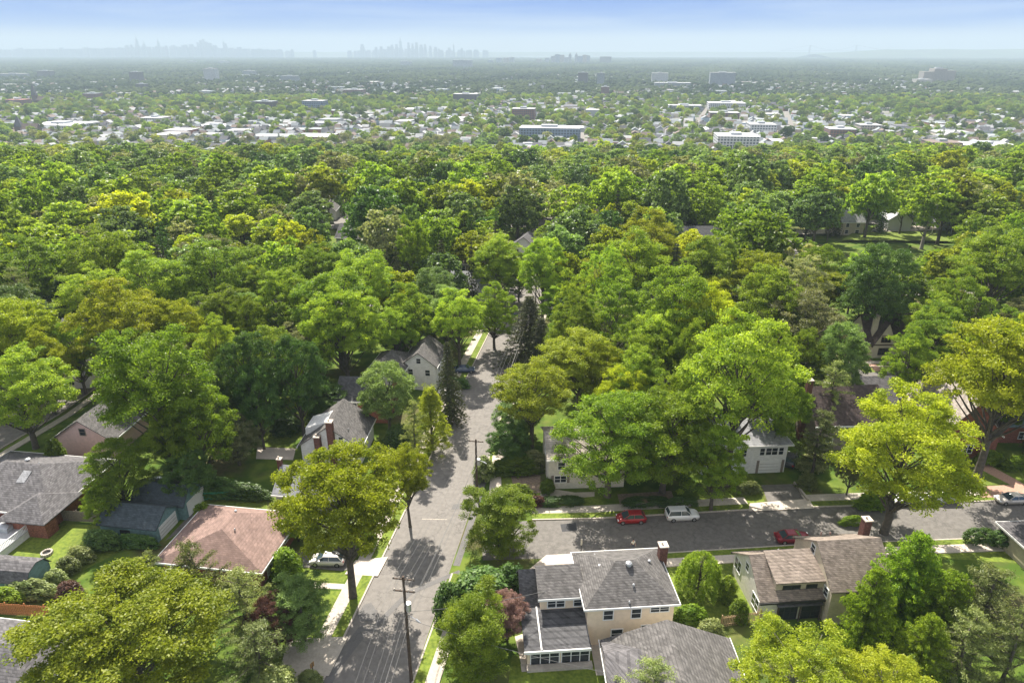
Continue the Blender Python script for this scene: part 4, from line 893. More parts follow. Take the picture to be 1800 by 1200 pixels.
# (pixel of the crown top, width in photo px, height m, kind, label)
HERO = [
 (222,978,385,15,'lime','huge glowing yellow green maple filling the lower left corner'),
 (342,946,150,13,'pine','feathery grey green pine between the mauve roof and the yellow green maple'),
 (268,965,130,11,'pine','pale olive pine at the left of the feathery pine group, below the teal garage'),
 (425,992,150,11,'pine','pine with loose branches just below the mauve roof'),
 (525,1000,150,9,'multiC','grey green small tree leaning over the front lawn beside the pale hatchback'),
 (478,1042,100,7.5,'purple','dark red leaved maple among pines beside the shaded driveway'),
 (450,1078,160,8,'pine','low tan tipped pine in front of the dark red maple'),
 (622,765,222,21.5,'limeS','tall yellow green street tree left of the main street, its trunk rising from the kerb', (-19.3,64.2)),
 (715,785,100,13,'limeS','yellow green tree whose crown reaches over the main street behind the tall street tree'),
 (878,852,165,9.5,'multi','bushy bright green tree on the street corner left of the cross street'),
 (830,1030,185,10,'multi','bushy green tree hiding the foot of the nearest utility pole'),
 (890,1035,95,6.5,'rose','dusty pink japanese maple beside the sunroom of the stucco house'),
 (1150,1142,140,8,'pine','small sunlit pine in front of the low grey gable roof at the bottom edge'),
 (1400,1075,260,12,'limeO','thin crowned yellow tipped tree at the bottom edge in front of the cedar fence'),
 (1560,1120,220,11,'limeO','thin crowned yellow green tree at the bottom edge, right of the tan house'),
 (1600,935,150,14,'cedar','tall bright green cedar in front of the taller block of the tan house'),
 (1530,1000,110,12,'cedar','narrower bright green cedar left of the tall cedar'),
 (1665,1000,130,12,'cedar','bright green cedar right of the tall cedar'),
 (1735,985,190,13,'pine','broad grey green pine at the lower right edge'),
 (1572,672,232,22,'lime','broad yellow green tree with spreading limbs at the near kerb of the cross street', (51.2,76.2)),
 (1735,545,225,28,'limeS','very tall yellow green tree with a long bare leaning trunk at the right edge', (71,88)),
 (1052,690,190,18,'bright','big bright green tree left half of the pair over the cream corner house', (14.2,84.6)),
 (1165,700,190,18,'bright','big bright green tree right half of the pair beside the red hatchback', (22.5,85.4)),
 (1290,522,220,28,'tall','very tall open green tree with bare forked trunk above the white raised ranch', (32.6,87.4)),
 (935,632,160,16,'oakg','golden green tree leaning over the main street by the double armed pole'),
 (1020,580,170,17,'oakg','golden green tree right of the main street, behind the pole side golden tree'),
 (905,700,90,7,'darkO','small blue green tree below the golden tree at the main street kerb'),
 (1190,470,170,26,'tall','tall green tree with upright limbs in the wood right of the main street'),
 (1120,560,140,20,'open','open crowned green tree left of the tall forked tree'),
 (1405,500,190,21,'pale','pale silvery green tree behind the grey green pine of the taupe house'),
 (1462,638,90,14,'pine','single grey green pine beside the taupe house'),
 (1440,720,100,12,'pine','spreading pine limbs in front of the taupe house wall'),
 (925,528,130,15.5,'spruce','dark brown green spruce standing at the right kerb of the main street', (3.6,131)),
 (950,556,100,13,'spruce','second dark spruce right behind the kerbside spruce'),
 (876,412,115,20,'oak','rounded light green tree where the main street disappears'),
 (806,510,115,18,'tall','two lobed tall green tree left of the main street before the white clapboard house'),
 (868,495,90,16,'bright','green tree arching over the main street beyond the two lobed tree'),
 (788,600,84,16,'spruce','narrow dark spruce between the white clapboard house and the main street'),
 (757,680,95,12,'colG','pyramid shaped yellow green tree at the left kerb of the main street'),
 (728,705,70,12,'pine','thin see through pine left of the pyramid shaped tree'),
 (680,637,110,13,'darkO','round pale blue green tree in front of the brick house'),
 (603,500,150,22,'oak','large dull green oak behind the light grey gable roof'),
 (520,590,110,19,'dark','dark shaded tree left of the large dull green oak'),
 (435,585,125,20,'dark','dense dark green tree with a rounded top in the middle left'),
 (240,580,215,26,'tallB','very tall leafy green tree behind the teal garage', (-51.5,88)),
 (345,665,150,18,'bright','leafy green tree right of the very tall tree behind the garage'),
 (412,728,95,9,'paleR','small pale blossom tree at the foot of the dense dark green tree'),
 (372,650,80,15,'darkO','small blue green tree directly behind the small pale blossom tree'),
 (28,612,160,18,'oak','olive green street tree at the left edge above the brick ranch', (-79.5,98)),
 (95,770,40,6,'bush','small green bush on the verge of the left street'),
 (25,522,180,21,'limeS','golden yellow tree at the upper part of the left edge'),
 (70,580,120,17,'lime','yellow green tree right of the golden tree at the left edge'),
 (165,470,150,20,'tall','tall green tree above the left street'),
 (262,440,150,22,'oak','wide domed green tree in the left middle distance'),
 (435,520,90,17,'tallB','bright green tree with flame like upright branches'),
 (430,430,120,18,'bright','deep green rounded tree left of centre, beyond the upright flame like tree'),
 (368,412,120,18,'pale','pale tan tree in the left middle distance'),
 (45,450,110,17,'oak','yellow green tree near the left edge behind the golden tree'),
 (640,440,150,22,'tall','tall mid green tree left of centre above the large dull green oak'),
 (725,385,80,24,'tallB','slender deep green tree rising above its neighbours left of centre'),
 (555,600,90,15,'spruceD','dark conifer shadowed between the dense dark tree and the dull green oak'),
 (720,500,100,18,'oak','green tree left of the two lobed tree'),
 (1010,470,90,22,'open','thin tall tree with dark trunk right of the far poles'),
 (1065,430,110,24,'open','open green tree right of the thin tall tree by the far poles'),
 (1140,370,130,24,'lime','yellow green tree in the centre right canopy'),
 (985,560,80,11,'bright','small light green tree right of the kerbside spruces'),
 (1250,410,120,22,'oak','wide green tree in the canopy right of centre'),
 (1330,440,120,20,'limeS','low domed yellow tinted tree in the right canopy'),
 (1440,425,110,20,'bright','deep green tree in the canopy above the tudor cottage'),
 (1545,430,140,24,'dark','large dark green tree directly behind the tudor cottage'),
 (1640,520,110,17,'oak','dull green tree right of the tudor cottage'),
 (1755,400,170,26,'tall','tall light green tree at the right edge behind the long bare trunk tree'),
 (1610,645,70,9,'spruce','dull brown green shrubby conifer at the back street'),
 (1500,780,60,9,'paleR','small tan flowering tree right of the white raised ranch driveway'),
 (1350,560,110,20,'openB','green tree in front of the pale silvery tree'),
 (1230,600,100,19,'open','green tree filling the gap left of the forked trunk'),
 (1215,560,90,21,'oak','tree behind the forked trunk tree on its left side'),
 (1410,575,100,17,'bright','green tree left of the grey green pine'),
 (1232,962,90,6.5,'weep','weeping green tree on the lawn between the stucco and the tan house'),
 (1695,1062,140,11,'pine','grey green pine left of the broad lower right pine'),
 (1785,1062,130,12,'pine','grey green pine in the very lower right corner'),
 (1625,1075,120,10,'cedar','small bright cedar below the tall cedar'),
 (1760,640,120,14,'bright','green tree low under the long bare trunk tree'),
 (205,760,130,13,'bright','leafy green tree below the very tall tree, beside the brick ranch'),
 (300,720,110,14,'tall','green tree low between the very tall tree and the pale blossom tree'),
 (450,640,80,16,'dark','dark tree tucked behind the dense dark rounded one'),
 (330,790,90,9,'dark','dark low tree behind the teal garage'),
 (175,850,70,7,'bright','leafy low tree overhanging the weathered fence'),
 (955,415,100,22,'oak','green tree closing over the main street on its right'),
 (912,455,60,12,'bright','small green tree at the far end of the main street'),
 (1085,490,140,22,'open','tall open green tree in the dense right hand wood, leftmost'),
 (1160,540,130,20,'tall','tall green tree in the dense right hand wood, before the open one'),
 (1350,465,140,24,'oak','tall green tree in the dense right hand wood, beyond the forked one'),
 (1240,500,120,23,'limeS','yellow green tree in the dense right hand wood'),
 (1120,610,130,18,'oak','green tree directly behind the left big bright tree'),
 (1200,640,130,19,'bright','fresh green tree directly behind the right big bright tree'),
 (1370,640,120,18,'oak','green tree right of the forked tree behind the ranch roof'),
 (1010,520,110,20,'oak','green tree behind the golden trees'),
 (1060,600,110,17,'limeO','thin yellow green tree between the golden trees and the big bright pair'),
 (1480,560,110,19,'cool','pale green tree left of the tudor cottage'),
 (1600,580,110,18,'tall','dark green tree right of the tudor cottage gable'),
 (1680,470,130,22,'bright','bright green tree left of the tall light green right edge tree'),
 (1790,560,120,24,'lime','yellow green tree at the very right edge above the slate wing'),
 (695,540,100,15,'tall','green tree left of the white clapboard house'),
 (500,470,120,20,'oak','yellow green tree in the left middle canopy'),
 (560,430,110,20,'tall','slender green tree in the left middle canopy'),
 (380,560,110,18,'oak','green tree behind the dense dark rounded tree'),
 (310,530,110,18,'limeS','yellow green tree behind the very tall tree'),
 (130,560,100,16,'bright','green tree by the grey roof at the left edge'),
 (1262,738,120,15,'bright','green tree hanging over the left end of the white raised ranch'),
 (1345,600,100,19,'open','loose green tree right beside the very tall forked tree'),
 (1095,640,110,16,'limeS','yellow green tree behind the pair of big bright trees'),
]
BUSH = [
 (845,985,120,5.5,'bushD','dark yew mass beside the main street above the bushy green tree'),
 (790,1020,70,5,'bushD','dark evergreen bush at the kerb left of the yew mass'),
 (900,985,70,5,'bushD','dark evergreen bush touching the stucco house wing'),
 (962,838,32,2.6,'bush','clipped round bush at the left corner of the cream corner house'),
 (985,872,90,1.3,'hedge','dark clipped hedge under the window of the cream corner house'),
 (905,800,110,3.2,'bush','green shrub in the corner garden left of the cream house'),
 (935,790,70,3.5,'bushY','pale shrub in the corner garden left of the cream house'),
 (850,800,46,4,'bushP','small grey street shrub by the corner pole'),
 (905,850,90,3,'bush','light green shrub at the corner lawn edge'),
 (940,868,44,2,'bushR','pinkish shrub at the corner lawn edge'),
 (895,745,80,7,'dark','dark green tree left of the cream corner house'),
 (1135,872,90,1.6,'hedge','dark hedge on the shaded front lawn behind the red hatchback'),
 (1200,872,60,1.6,'hedge','dark hedge on the shaded front lawn behind the white suv'),
 (1430,790,60,3.5,'bushY','tan shrub beside the driveway of the white raised ranch'),
 (1420,830,44,2.6,'bushP','low shrub nearest the street beside the white raised ranch driveway'),
 (1315,845,60,2,'bushP','garden shrubs on the bank left of the white raised ranch driveway'),
 (1725,926,58,2.6,'hedge','left of the two dark clipped round bushes by the right edge'),
 (1768,930,58,2.6,'hedge','right of the two dark clipped round bushes by the right edge'),
 (1660,1010,120,3,'bush','low shrub behind the cedar right of the tan house'),
 (1282,1010,40,3.6,'bush','tall bush climbing the left corner of the tan house'),
 (1300,1050,40,3.0,'bush','lower bush at the left corner of the tan house'),
 (1250,1085,60,2.5,'bushP','pale green bush left of the cedar lattice fence'),
 (1400,1008,1,1,'bush',''),
 (1215,1060,70,2.5,'bush','bush at the right wall of the stucco house'),
 (178,925,80,3.2,'bushD','dark rounded bush at the end of the sunny lawn'),
 (140,955,55,2.6,'bushP','yellowish hedge bush, uppermost of the row beside the sunny lawn'),
 (118,975,50,2.4,'bushP','yellowish hedge bush, middle of the row beside the sunny lawn'),
 (96,998,50,2.4,'bushP','yellowish hedge bush, lowest of the row beside the sunny lawn'),
 (55,1015,120,2.6,'bushP','wide light green shrub below the garden shed'),
 (8,1030,80,2.4,'bush','light green shrub at the left edge below the garden shed'),
 (120,1018,50,3,'bushR','dark red shrub right of the garden shed'),
 (35,1110,80,5,'bushP','twiggy grey bush over the roof at the lower left edge'),
 (240,935,90,2.2,'bushD','dark low bush in front of the teal garage'),
 (355,880,40,4,'bush','yellow green shrub beside the netting screen'),
 (520,880,80,6,'bright','low leafy tree under the tall street tree'),
 (500,960,60,4,'bush','shrub at the garage corner of the mauve roofed house'),
 (640,925,50,3,'bush','shrub under the tall street tree at the sidewalk'),
 (600,905,90,4,'bushP','grey green shrub beside the small grey blue house'),
 (480,1160,90,4,'bushP','tan and green shrub by the shaded driveway at the bottom'),
 (545,1175,50,1.6,'bushP','low tan shrub under the small brown sign'),
 (1740,790,60,2.5,'bush','clipped shrub in front of the slate wing'),
 (1790,800,60,2.5,'bush','clipped shrub at the right edge in front of the slate wing'),
 (1500,905,60,1.5,'bush','low shrub at the near kerb under the broad tree'),
 (1540,860,80,3,'bush','shrub seen through the broad tree on the far side of the cross street'),
 (800,660,60,2.6,'bushD','dark shrub between the two driveways'),
 (700,745,60,4,'bushD','dark shrub in the yard between the brick house and the pyramid tree'),
 (580,670,90,7,'dark','dark low tree left of the brick house'),
 (500,720,60,4,'bushD','dark shrub on the shaded lawn left of the light grey gable roof'),
 (380,838,150,3,'bushD','dark shrub row behind the netting screen'),
 (430,848,110,2.5,'bushD','dark shrub behind the mauve roof, right of the netting screen'),
]
def place(e, lodd=190):
    px, py, wpx, h, kind, label = e[:6]
    if not label: return
    if len(e) > 6:
        X, Y = e[6]; d = Y*CS - (float(zt(X, Y)) + h*.6 - CAMH)*SN; w = wpx*d/FPX*1.05
    else:
        lo, hi = 30.0, 700.0
        for _ in range(28):
            Y = (lo+hi)/2; z = float(zt((px-900)/FPX*Y, Y)); d = Y*CS - (z + h*.6 - CAMH)*SN; w = wpx*d/FPX*.9; X = (px-900)/FPX*d
            th = np.linspace(0, math.pi, 40); zc, rz = (z+h*.58, h*.38) if h > 5 else (z+h*.4, h*.6)
            ry = w/2 if h > 3.6 else min(w/2, h*.45); pyt = proj(np.full(40, X), Y + ry*np.cos(th), zc + rz*np.sin(th))[1].min()
            if pyt > py: lo = Y
            else: hi = Y
    tree(kind, X, Y, h, w, label, 0 if Y < lodd else 1, tilt=(0,0))
for e in HERO + BUSH: place(e)
# ------------------------------------------------------------------ houses that show between the crowns
MIDH = [(120,598,'grey roofed house at the left edge among yellow green trees','hx',RGREY,WWHITE),(245,562,'pale roofed house glimpsed between trees left of centre','gx',RLIGHT,WWHITE),
 (182,412,'house with a pointed pink gable in the left distance','gy',RCHOC,WPINK),(228,398,'brown roofed house right of the pink gable','gx',RCHAR,WTAN),(70,415,'blue grey roofed house near the left edge','gx',RGREY,WWHITE),
 (545,350,'white house with two gables and dark roof beside the bright road bend','gy',RGREY,WWHITE),(572,352,'white gabled house at the head of the bright road bend','gy',RGREY,WWHITE),(620,395,'dark roofed house below the bright road bend','gx',RCHAR,WGREY),
 (925,412,'white gabled house with dark porch at the end of the main street','gy',RCHAR,WWHITE),(815,438,'brown house behind the end of the main street trees','hx',RCHOC,WTAUPE),(832,478,'pale roofed house left of the main street beyond the two lobed tree','gx',RLIGHT,WWHITE),
 (1215,398,'dark slate roofed house right of centre','gx',RDARK,WWHITE),(1245,398,'dark roofed house with white trim right of centre','gx',RDARK,WGREY),(1035,362,'dark roofed house just right of the canopy centre','gx',RCHOC,WTAN),
 (1320,505,'white house hidden in trees right of centre','gy',RGREY,WWHITE),(330,395,'grey roofed house below the far left canopy','gx',RCHAR,WTAN),(232,355,'brown roofed house in the far left canopy','gx',RCHOC,WTAN),
 (100,340,'pale flat roofed house at the far left','fl',RLIGHT,WWHITE),(150,560,'green edged house behind the left street trees','gx',RLIGHT,WGREY),(340,610,'grey shed roof between dark crowns','gx',RCHAR,WTAUPE),
 (1125,300,'house with light gable in the far canopy right of centre','gy',RLIGHT,WWHITE),(1600,325,'pale roofed house in the far canopy on the right','gx',RLIGHT,WWHITE),(1255,312,'red roofed house in the far canopy','gx',RMAUVE,WTAN),
 (955,300,'dark house in the far canopy near the centre','gx',RCHOC,WTAUPE),(745,330,'grey roofed house under the far canopy left of centre','gx',RGREY,WWHITE),(480,290,'long pale roofed house in the far left canopy','gx',RLIGHT,WGREY),
 (310,280,'white flat roofed building in the far left canopy','fl',RLIGHT,WWHITE),(1000,410,'grey roofed house right of the white end gable','gx',RGREY,WWHITE),(1495,370,'pale roofed house left of the playground','gx',RLIGHT,WTAN),
 (1710,560,'dark roofed house deep in the trees at the right','gx',RCHOC,WTAUPE),(15,640,'brown roofed house at the left edge','gx',RCHAR,WTAN),(905,355,'dark roofed house above the white end gable','gx',RDARK,WGREY),
 (420,345,'grey house in the left canopy','gx',RGREY,WGREY),(680,300,'tan house in the far canopy left of centre','gx',RTAN,WTAN),(1390,295,'white house in the far right canopy','gx',RLIGHT,WWHITE),(1740,300,'grey house in the far canopy at the right edge','gx',RCHAR,WWHITE)]
rnd = random.Random(5)
for px, py, lb, kd, rm, wm in MIDH:
    X, Y = at(px, py, 8.4, True); w = rnd.uniform(8, 11); dd = rnd.uniform(7.5, 9.5)
    if abs(X) < 4 and Y > 240: X += 0
    house(lb, X, Y, w if kd != 'gy' else 8.5, dd, 5.2 if kd != 'fl' else 5, 8.4, R(rnd.uniform(-14, 8)), kd, wm, rm, [('f', 2.2, 3.2, 1.1, 1.3), ('f', 6.0, 3.2, 1.1, 1.3), ('f', 2.2, .8, 1.1, 1.3), ('f', 6.0, .8, 1.3, 1.3)] if py > 330 else [('f',2.4,3.0,1.2,1.3),('f',5.6,3.0,1.2,1.3)])
# playground and courts on the right
pxsheet_r = lambda nm, pp, m, dz: tag((lambda mb: mb.add([(*at(x, y, dz, True), float(zt(*at(x, y, dz, True))) + dz) for x, y in pp], [tuple(range(len(pp)))]).build(nm, m))(MB()), kind='structure')
pxsheet_r('sports_court', [(1540,398),(1650,396),(1668,404),(1530,408)], CONC2, .9)
pxsheet_r('lawn', [(1500,408),(1690,405),(1700,424),(1480,422)], LAWN, .8)
pxsheet_r('sports_court', [(1400,404),(1470,402),(1478,410),(1396,412)], CONC, .9)
pxsheet_r('road', [(583,372),(608,370),(614,386),(622,402),(590,402),(586,388)], ASPH, 1.2)
X, Y = at(1655, 410, 1, True); t = thing('goal_frame', 'white goal frame on the lawn before the pale court', 'goal', (X, Y, float(zt(X, Y))+.6))
MB().box(-3.6,-3.45,0,.12,0,2.6).build('upright', WHITE, t); MB().box(3.45,3.6,0,.12,0,2.6).build('upright', WHITE, t); MB().box(-3.6,3.6,0,.12,2.6,2.75).build('crossbar', WHITE, t)

# ------------------------------------------------------------------ the wood between: individuals for the largest, one mass for the rest
KEEP = [  # image areas in which the photograph shows ground or buildings: no filler crown may cover them
 (560,1200,860,640),(840,640,950,505),(1490,560,1600,720),(905,400,940,440),(700,585,775,680),(575,366,612,404),(1500,394,1690,424),(1395,400,1480,414),
 (500,700,660,790),(0,690,160,900),(0,880,520,1060),(940,740,1020,1000),(1000,840,1800,1200),(1230,740,1400,900),(1480,660,1590,720),(1650,690,1800,900),
 (1205,392,1260,402),(640,690,700,720),(620,980,1800,1200),(420,690,520,830)]
def hits_keep(X, Y, h, w):
    z = float(zt(X, Y)); x, y1, d = proj(X, Y, z + h); _, y0, _ = proj(X, Y, z + h*.35); r_ = w/2*FPX/d*.8
    return any(x + r_ > a and x - r_ < c and y0 > min(b, e) and y1 < max(b, e) for a, b, c, e in KEEP)
def near_road(X, Y, m=5.5):
    for P in (MAIN, CROSS, LEFT, BACK, FAR1, *(FS if 'FS' in globals() else ())):
        for (ax, ay), (bx, by) in zip(P[:-1], P[1:]):
            L2 = (bx-ax)**2 + (by-ay)**2; t = max(0, min(1, ((X-ax)*(bx-ax)+(Y-ay)*(by-ay))/L2))
            if math.hypot(X-ax-t*(bx-ax), Y-ay-t*(by-ay)) < m: return True
    return False
FS = [[(-240,262),(-90,258),(60,266),(260,274)], [(-300,345),(0,350),(300,362)], [(-360,440),(0,446),(380,455)], [(-400,525),(0,532),(420,540)], [(92,186),(100,350),(112,560)], [(196,220),(205,400),(215,560)], [(-168,190),(-164,380),(-158,560)], [(-270,300),(-262,560)], [(300,330),(315,560)]]
for P in FS: strip('road', P, -3.5, 3.5, ASPH, .25)
FH = []; rh = random.Random(12)
for P in FS:
    for (ax, ay), (bx, by) in zip(P[:-1], P[1:]):
        L_ = math.hypot(bx-ax, by-ay); k = 9
        while k < L_ - 6:
            for s_ in (-1, 1):
                if rh.random() < .42:
                    nx, ny = -(by-ay)/L_*s_*15, (bx-ax)/L_*s_*15; x, y = ax+(bx-ax)*k/L_+nx, ay+(by-ay)*k/L_+ny
                    if abs(x) < .8*y and y > 195 and all(math.hypot(x-a, y-b) > c+8 for a, b, c in HOUSES) and not near_road(x, y, 9) : FH.append((x, y, R(-8 + rh.choice((0, 90))))); HOUSES.append((x, y, 8.5))
            k += rh.uniform(20, 30)
rng = np.random.default_rng(77)
cand = []; cell = {}
def ok(X, Y, r_):
    ci, cj = int(X//14), int(Y//14)
    for i in range(ci-1, ci+2):
        for j in range(cj-1, cj+2):
            for (x, y, q) in cell.get((i, j), ()):
                if (x-X)**2 + (y-Y)**2 < ((r_+q)*.80)**2: return False
    cell.setdefault((ci, cj), []).append((X, Y, r_)); return True
for X, Y, q, h in TREES: cell.setdefault((int(X//14), int(Y//14)), []).append((X, Y, q*(.8 if h > 8 else .5)))
WK = ['oak','oak','oak','lime','limeS','bright','bright','tall','tallB','open','dark','darkO','cool','cool','pale','pale','spruceD','spruce','oakg','pine','openB']
def fld(x, y): return math.sin(x/37+1.3)*math.cos(y/51) + math.sin(x/83-y/61)
for it in range(42000):
    Y = 88 + (800-88)*rng.uniform()**.8; X = rng.uniform(-1, 1)*(0.84*Y + 15)
    if Y > 590 + 150*math.sin(X/150)*math.cos(X/67+1) and rng.uniform() < (Y-430)/230: continue
    if Y > 280 and rng.uniform() < .3: kdx = ['dark','spruceD','cool','darkO','pine','pale'][rng.integers(6)]
    else: kdx = None
    w = rng.uniform(8.5, 19.5); h = min(25, w*rng.uniform(.95, 1.35) + 2.5); kd = kdx or WK[rng.integers(len(WK))]
    if kd in ('spruce','spruceD','pine'): w *= .6; h = rng.uniform(13, 20)
    if near_road(X, Y, 3.0 + w*.16 if Y < 260 else 2.5): continue
    if any((X-a)**2 + (Y-b)**2 < (c*.62 + w*.2)**2 for a, b, c in HOUSES): continue
    if Y < 420 and hits_keep(X, Y, h, w): continue
    if not ok(X, Y, w*.5*.78): continue
    cand.append((X, Y, h, w, kd))
cand.sort(key=lambda c: -c[3]/math.hypot(c[1], c[0]*.5 + 1e-3))
NIND = 300 - len([t for t in COL.objects if t.get('category') == 'tree'])
LMK = [(600,730,'the light grey gable roof'),(745,625,'the white clapboard house'),(1540,600,'the tudor cottage'),(925,415,'the white end gable'),(1590,400,'the playground court'),
       (595,385,'the bright road bend'),(240,650,'the teal garage tree'),(1735,620,'the bare trunked tree'),(1290,600,'the tall forked tree'),(435,640,'the dense dark tree'),
       (603,560,'the dull green oak'),(876,450,'the street end tree'),(25,580,'the golden edge tree'),(182,412,'the pink pointed gable'),(1440,520,'the pale silvery tree'),
       (925,580,'the kerbside spruce'),(20,650,'the brown edge roof'),(1110,740,'the big bright pair'),(1255,400,'the dark slate roofs'),(725,400,'the slender deep green tree')]
ORD = ['nearest','second nearest','third nearest','fourth nearest','fifth nearest','sixth nearest','seventh nearest','eighth nearest','ninth nearest','tenth nearest','eleventh nearest','twelfth nearest','thirteenth nearest','fourteenth nearest','fifteenth nearest']
ORD += ['sixteenth nearest','seventeenth nearest','eighteenth nearest','nineteenth nearest','twentieth nearest']
LOOK = {'oak':'mid green broad tree','lime':'yellow green broad tree','limeS':'wide yellow green tree','bright':'fresh green rounded tree','tall':'tall narrow green tree','tallB':'tall deep green tree','open':'loose crowned green tree','dark':'dense dark green tree',
        'darkO':'blue green round tree','cool':'cool green broad tree','pale':'pale tan green tree','spruceD':'dark green conifer','spruce':'brown green conifer','oakg':'golden green tree','pine':'grey green pine','openB':'loose crowned fresh green tree'}
def relabel(items, lmk, unitname):
    """items: (px, py, look) -> labels that single each one out by look, side and rank from a landmark"""
    cl = {}; out = [None]*len(items)
    for i, (x, y, look) in enumerate(items):
        j = min(range(len(lmk)), key=lambda j: math.hypot(x-lmk[j][0], (y-lmk[j][1])*2)); dx, dy = x-lmk[j][0], (y-lmk[j][1])*2
        side = ('left of' if dx < 0 else 'right of') if abs(dx) > abs(dy) else ('beyond' if dy < 0 else 'before')
        cl.setdefault((look, side, j), []).append((math.hypot(dx, dy), i))
    for (look, side, j), L in cl.items():
        L.sort()
        for k, (_, i) in enumerate(L):
            out[i] = ('%s %s %s' % (look, side, lmk[j][2])) if len(L) == 1 else '%s %s %s %s' % (ORD[min(k, len(ORD)-1)], look, side, lmk[j][2])
    return out
ind, rest = cand[:NIND], cand[NIND:]
pr = [proj(c[0], c[1], float(zt(c[0], c[1])) + c[2]*.7) for c in ind]
labs = relabel([(p[0], p[1], LOOK[c[4]]) for p, c in zip(pr, ind)], LMK, 'tree')
for c, lb in zip(ind, labs): tree(c[4], c[0], c[1], c[2], c[3], lb, 0 if c[1] < 150 else 1, group='trees of the wooded suburb')
# remaining trees: one object, instances of visible crown and trunk meshes
kinds = sorted({c[4] for c in rest}); reps = {}
for o in COL.objects:
    if o.name.split('.')[0] in ('crown', 'trunk') and o.parent and o.parent.location.y >= 150:
        reps.setdefault((o.data.name), o)
pool = []
for k in kinds:
    for v in range(3):
        cm, tm = meshes(k, 1, v)
        if cm.name in reps and tm.name in reps: pool.append((k, reps[cm.name], reps[tm.name]))
bykind = {}
for i, p in enumerate(pool): bykind.setdefault(p[0], []).append(i)
allix = list(range(len(pool)))
def forest(name, pts, label, cat='wood'):
    me = bpy.data.meshes.new(name); me.vertices.add(len(pts)); me.vertices.foreach_set('co', np.array([(p[0], p[1], float(zt(p[0], p[1]))) for p in pts], np.float32).ravel())
    ix = [bykind.get(p[4], allix)[i % len(bykind.get(p[4], allix))] for i, p in enumerate(pts)]
    a = me.attributes.new('pick', 'INT', 'POINT'); a.data.foreach_set('value', np.array(ix, np.int32))
    a = me.attributes.new('scl', 'FLOAT_VECTOR', 'POINT'); a.data.foreach_set('vector', np.array([(p[3]/14, p[3]/14, p[2]/18) for p in pts], np.float32).ravel())
    a = me.attributes.new('rot', 'FLOAT_VECTOR', 'POINT'); a.data.foreach_set('vector', np.array([(0, 0, (i*2.399) % 6.283) for i in range(len(pts))], np.float32).ravel())
    o = bpy.data.objects.new(name, me); put(o); tag(o, label, cat, kind='stuff')
    ng = bpy.data.node_groups.new('scatter', 'GeometryNodeTree'); ng.interface.new_socket('Geometry', in_out='INPUT', socket_type='NodeSocketGeometry'); ng.interface.new_socket('Geometry', in_out='OUTPUT', socket_type='NodeSocketGeometry')
    N_, L = ng.nodes, ng.links; gi = N_.new('NodeGroupInput'); go = N_.new('NodeGroupOutput'); jn = N_.new('GeometryNodeJoinGeometry')
    def named(nm, ty):
        q = N_.new('GeometryNodeInputNamedAttribute'); q.data_type = ty; q.inputs[0].default_value = nm; return [s for s in q.outputs if s.enabled][0]
    pk, sc, ro_ = named('pick', 'INT'), named('scl', 'FLOAT_VECTOR'), named('rot', 'FLOAT_VECTOR')
    for i, p in enumerate(pool):
        cmpn = N_.new('FunctionNodeCompare'); cmpn.data_type = 'INT'; cmpn.operation = 'EQUAL'
        ins = [s for s in cmpn.inputs if s.enabled]; L.new(pk, ins[0]); ins[1].default_value = i
        for ob in (p[1], p[2]):
            oi = N_.new('GeometryNodeObjectInfo'); oi.transform_space = 'ORIGINAL'; oi.inputs['Object'].default_value = ob; oi.inputs['As Instance'].default_value = True
            ip = N_.new('GeometryNodeInstanceOnPoints'); L.new(gi.outputs[0], ip.inputs['Points']); L.new(cmpn.outputs[0], ip.inputs['Selection']); L.new(oi.outputs['Geometry'], ip.inputs['Instance'])
            L.new(ro_, ip.inputs['Rotation']); L.new(sc, ip.inputs['Scale']); L.new(ip.outputs[0], jn.inputs[0])
    L.new(jn.outputs[0], go.inputs[0]); md = o.modifiers.new('scatter', 'NODES'); md.node_group = ng; return o
forest('woodland', rest, 'mixed green tree canopy filling the slope beyond the nearer trees')

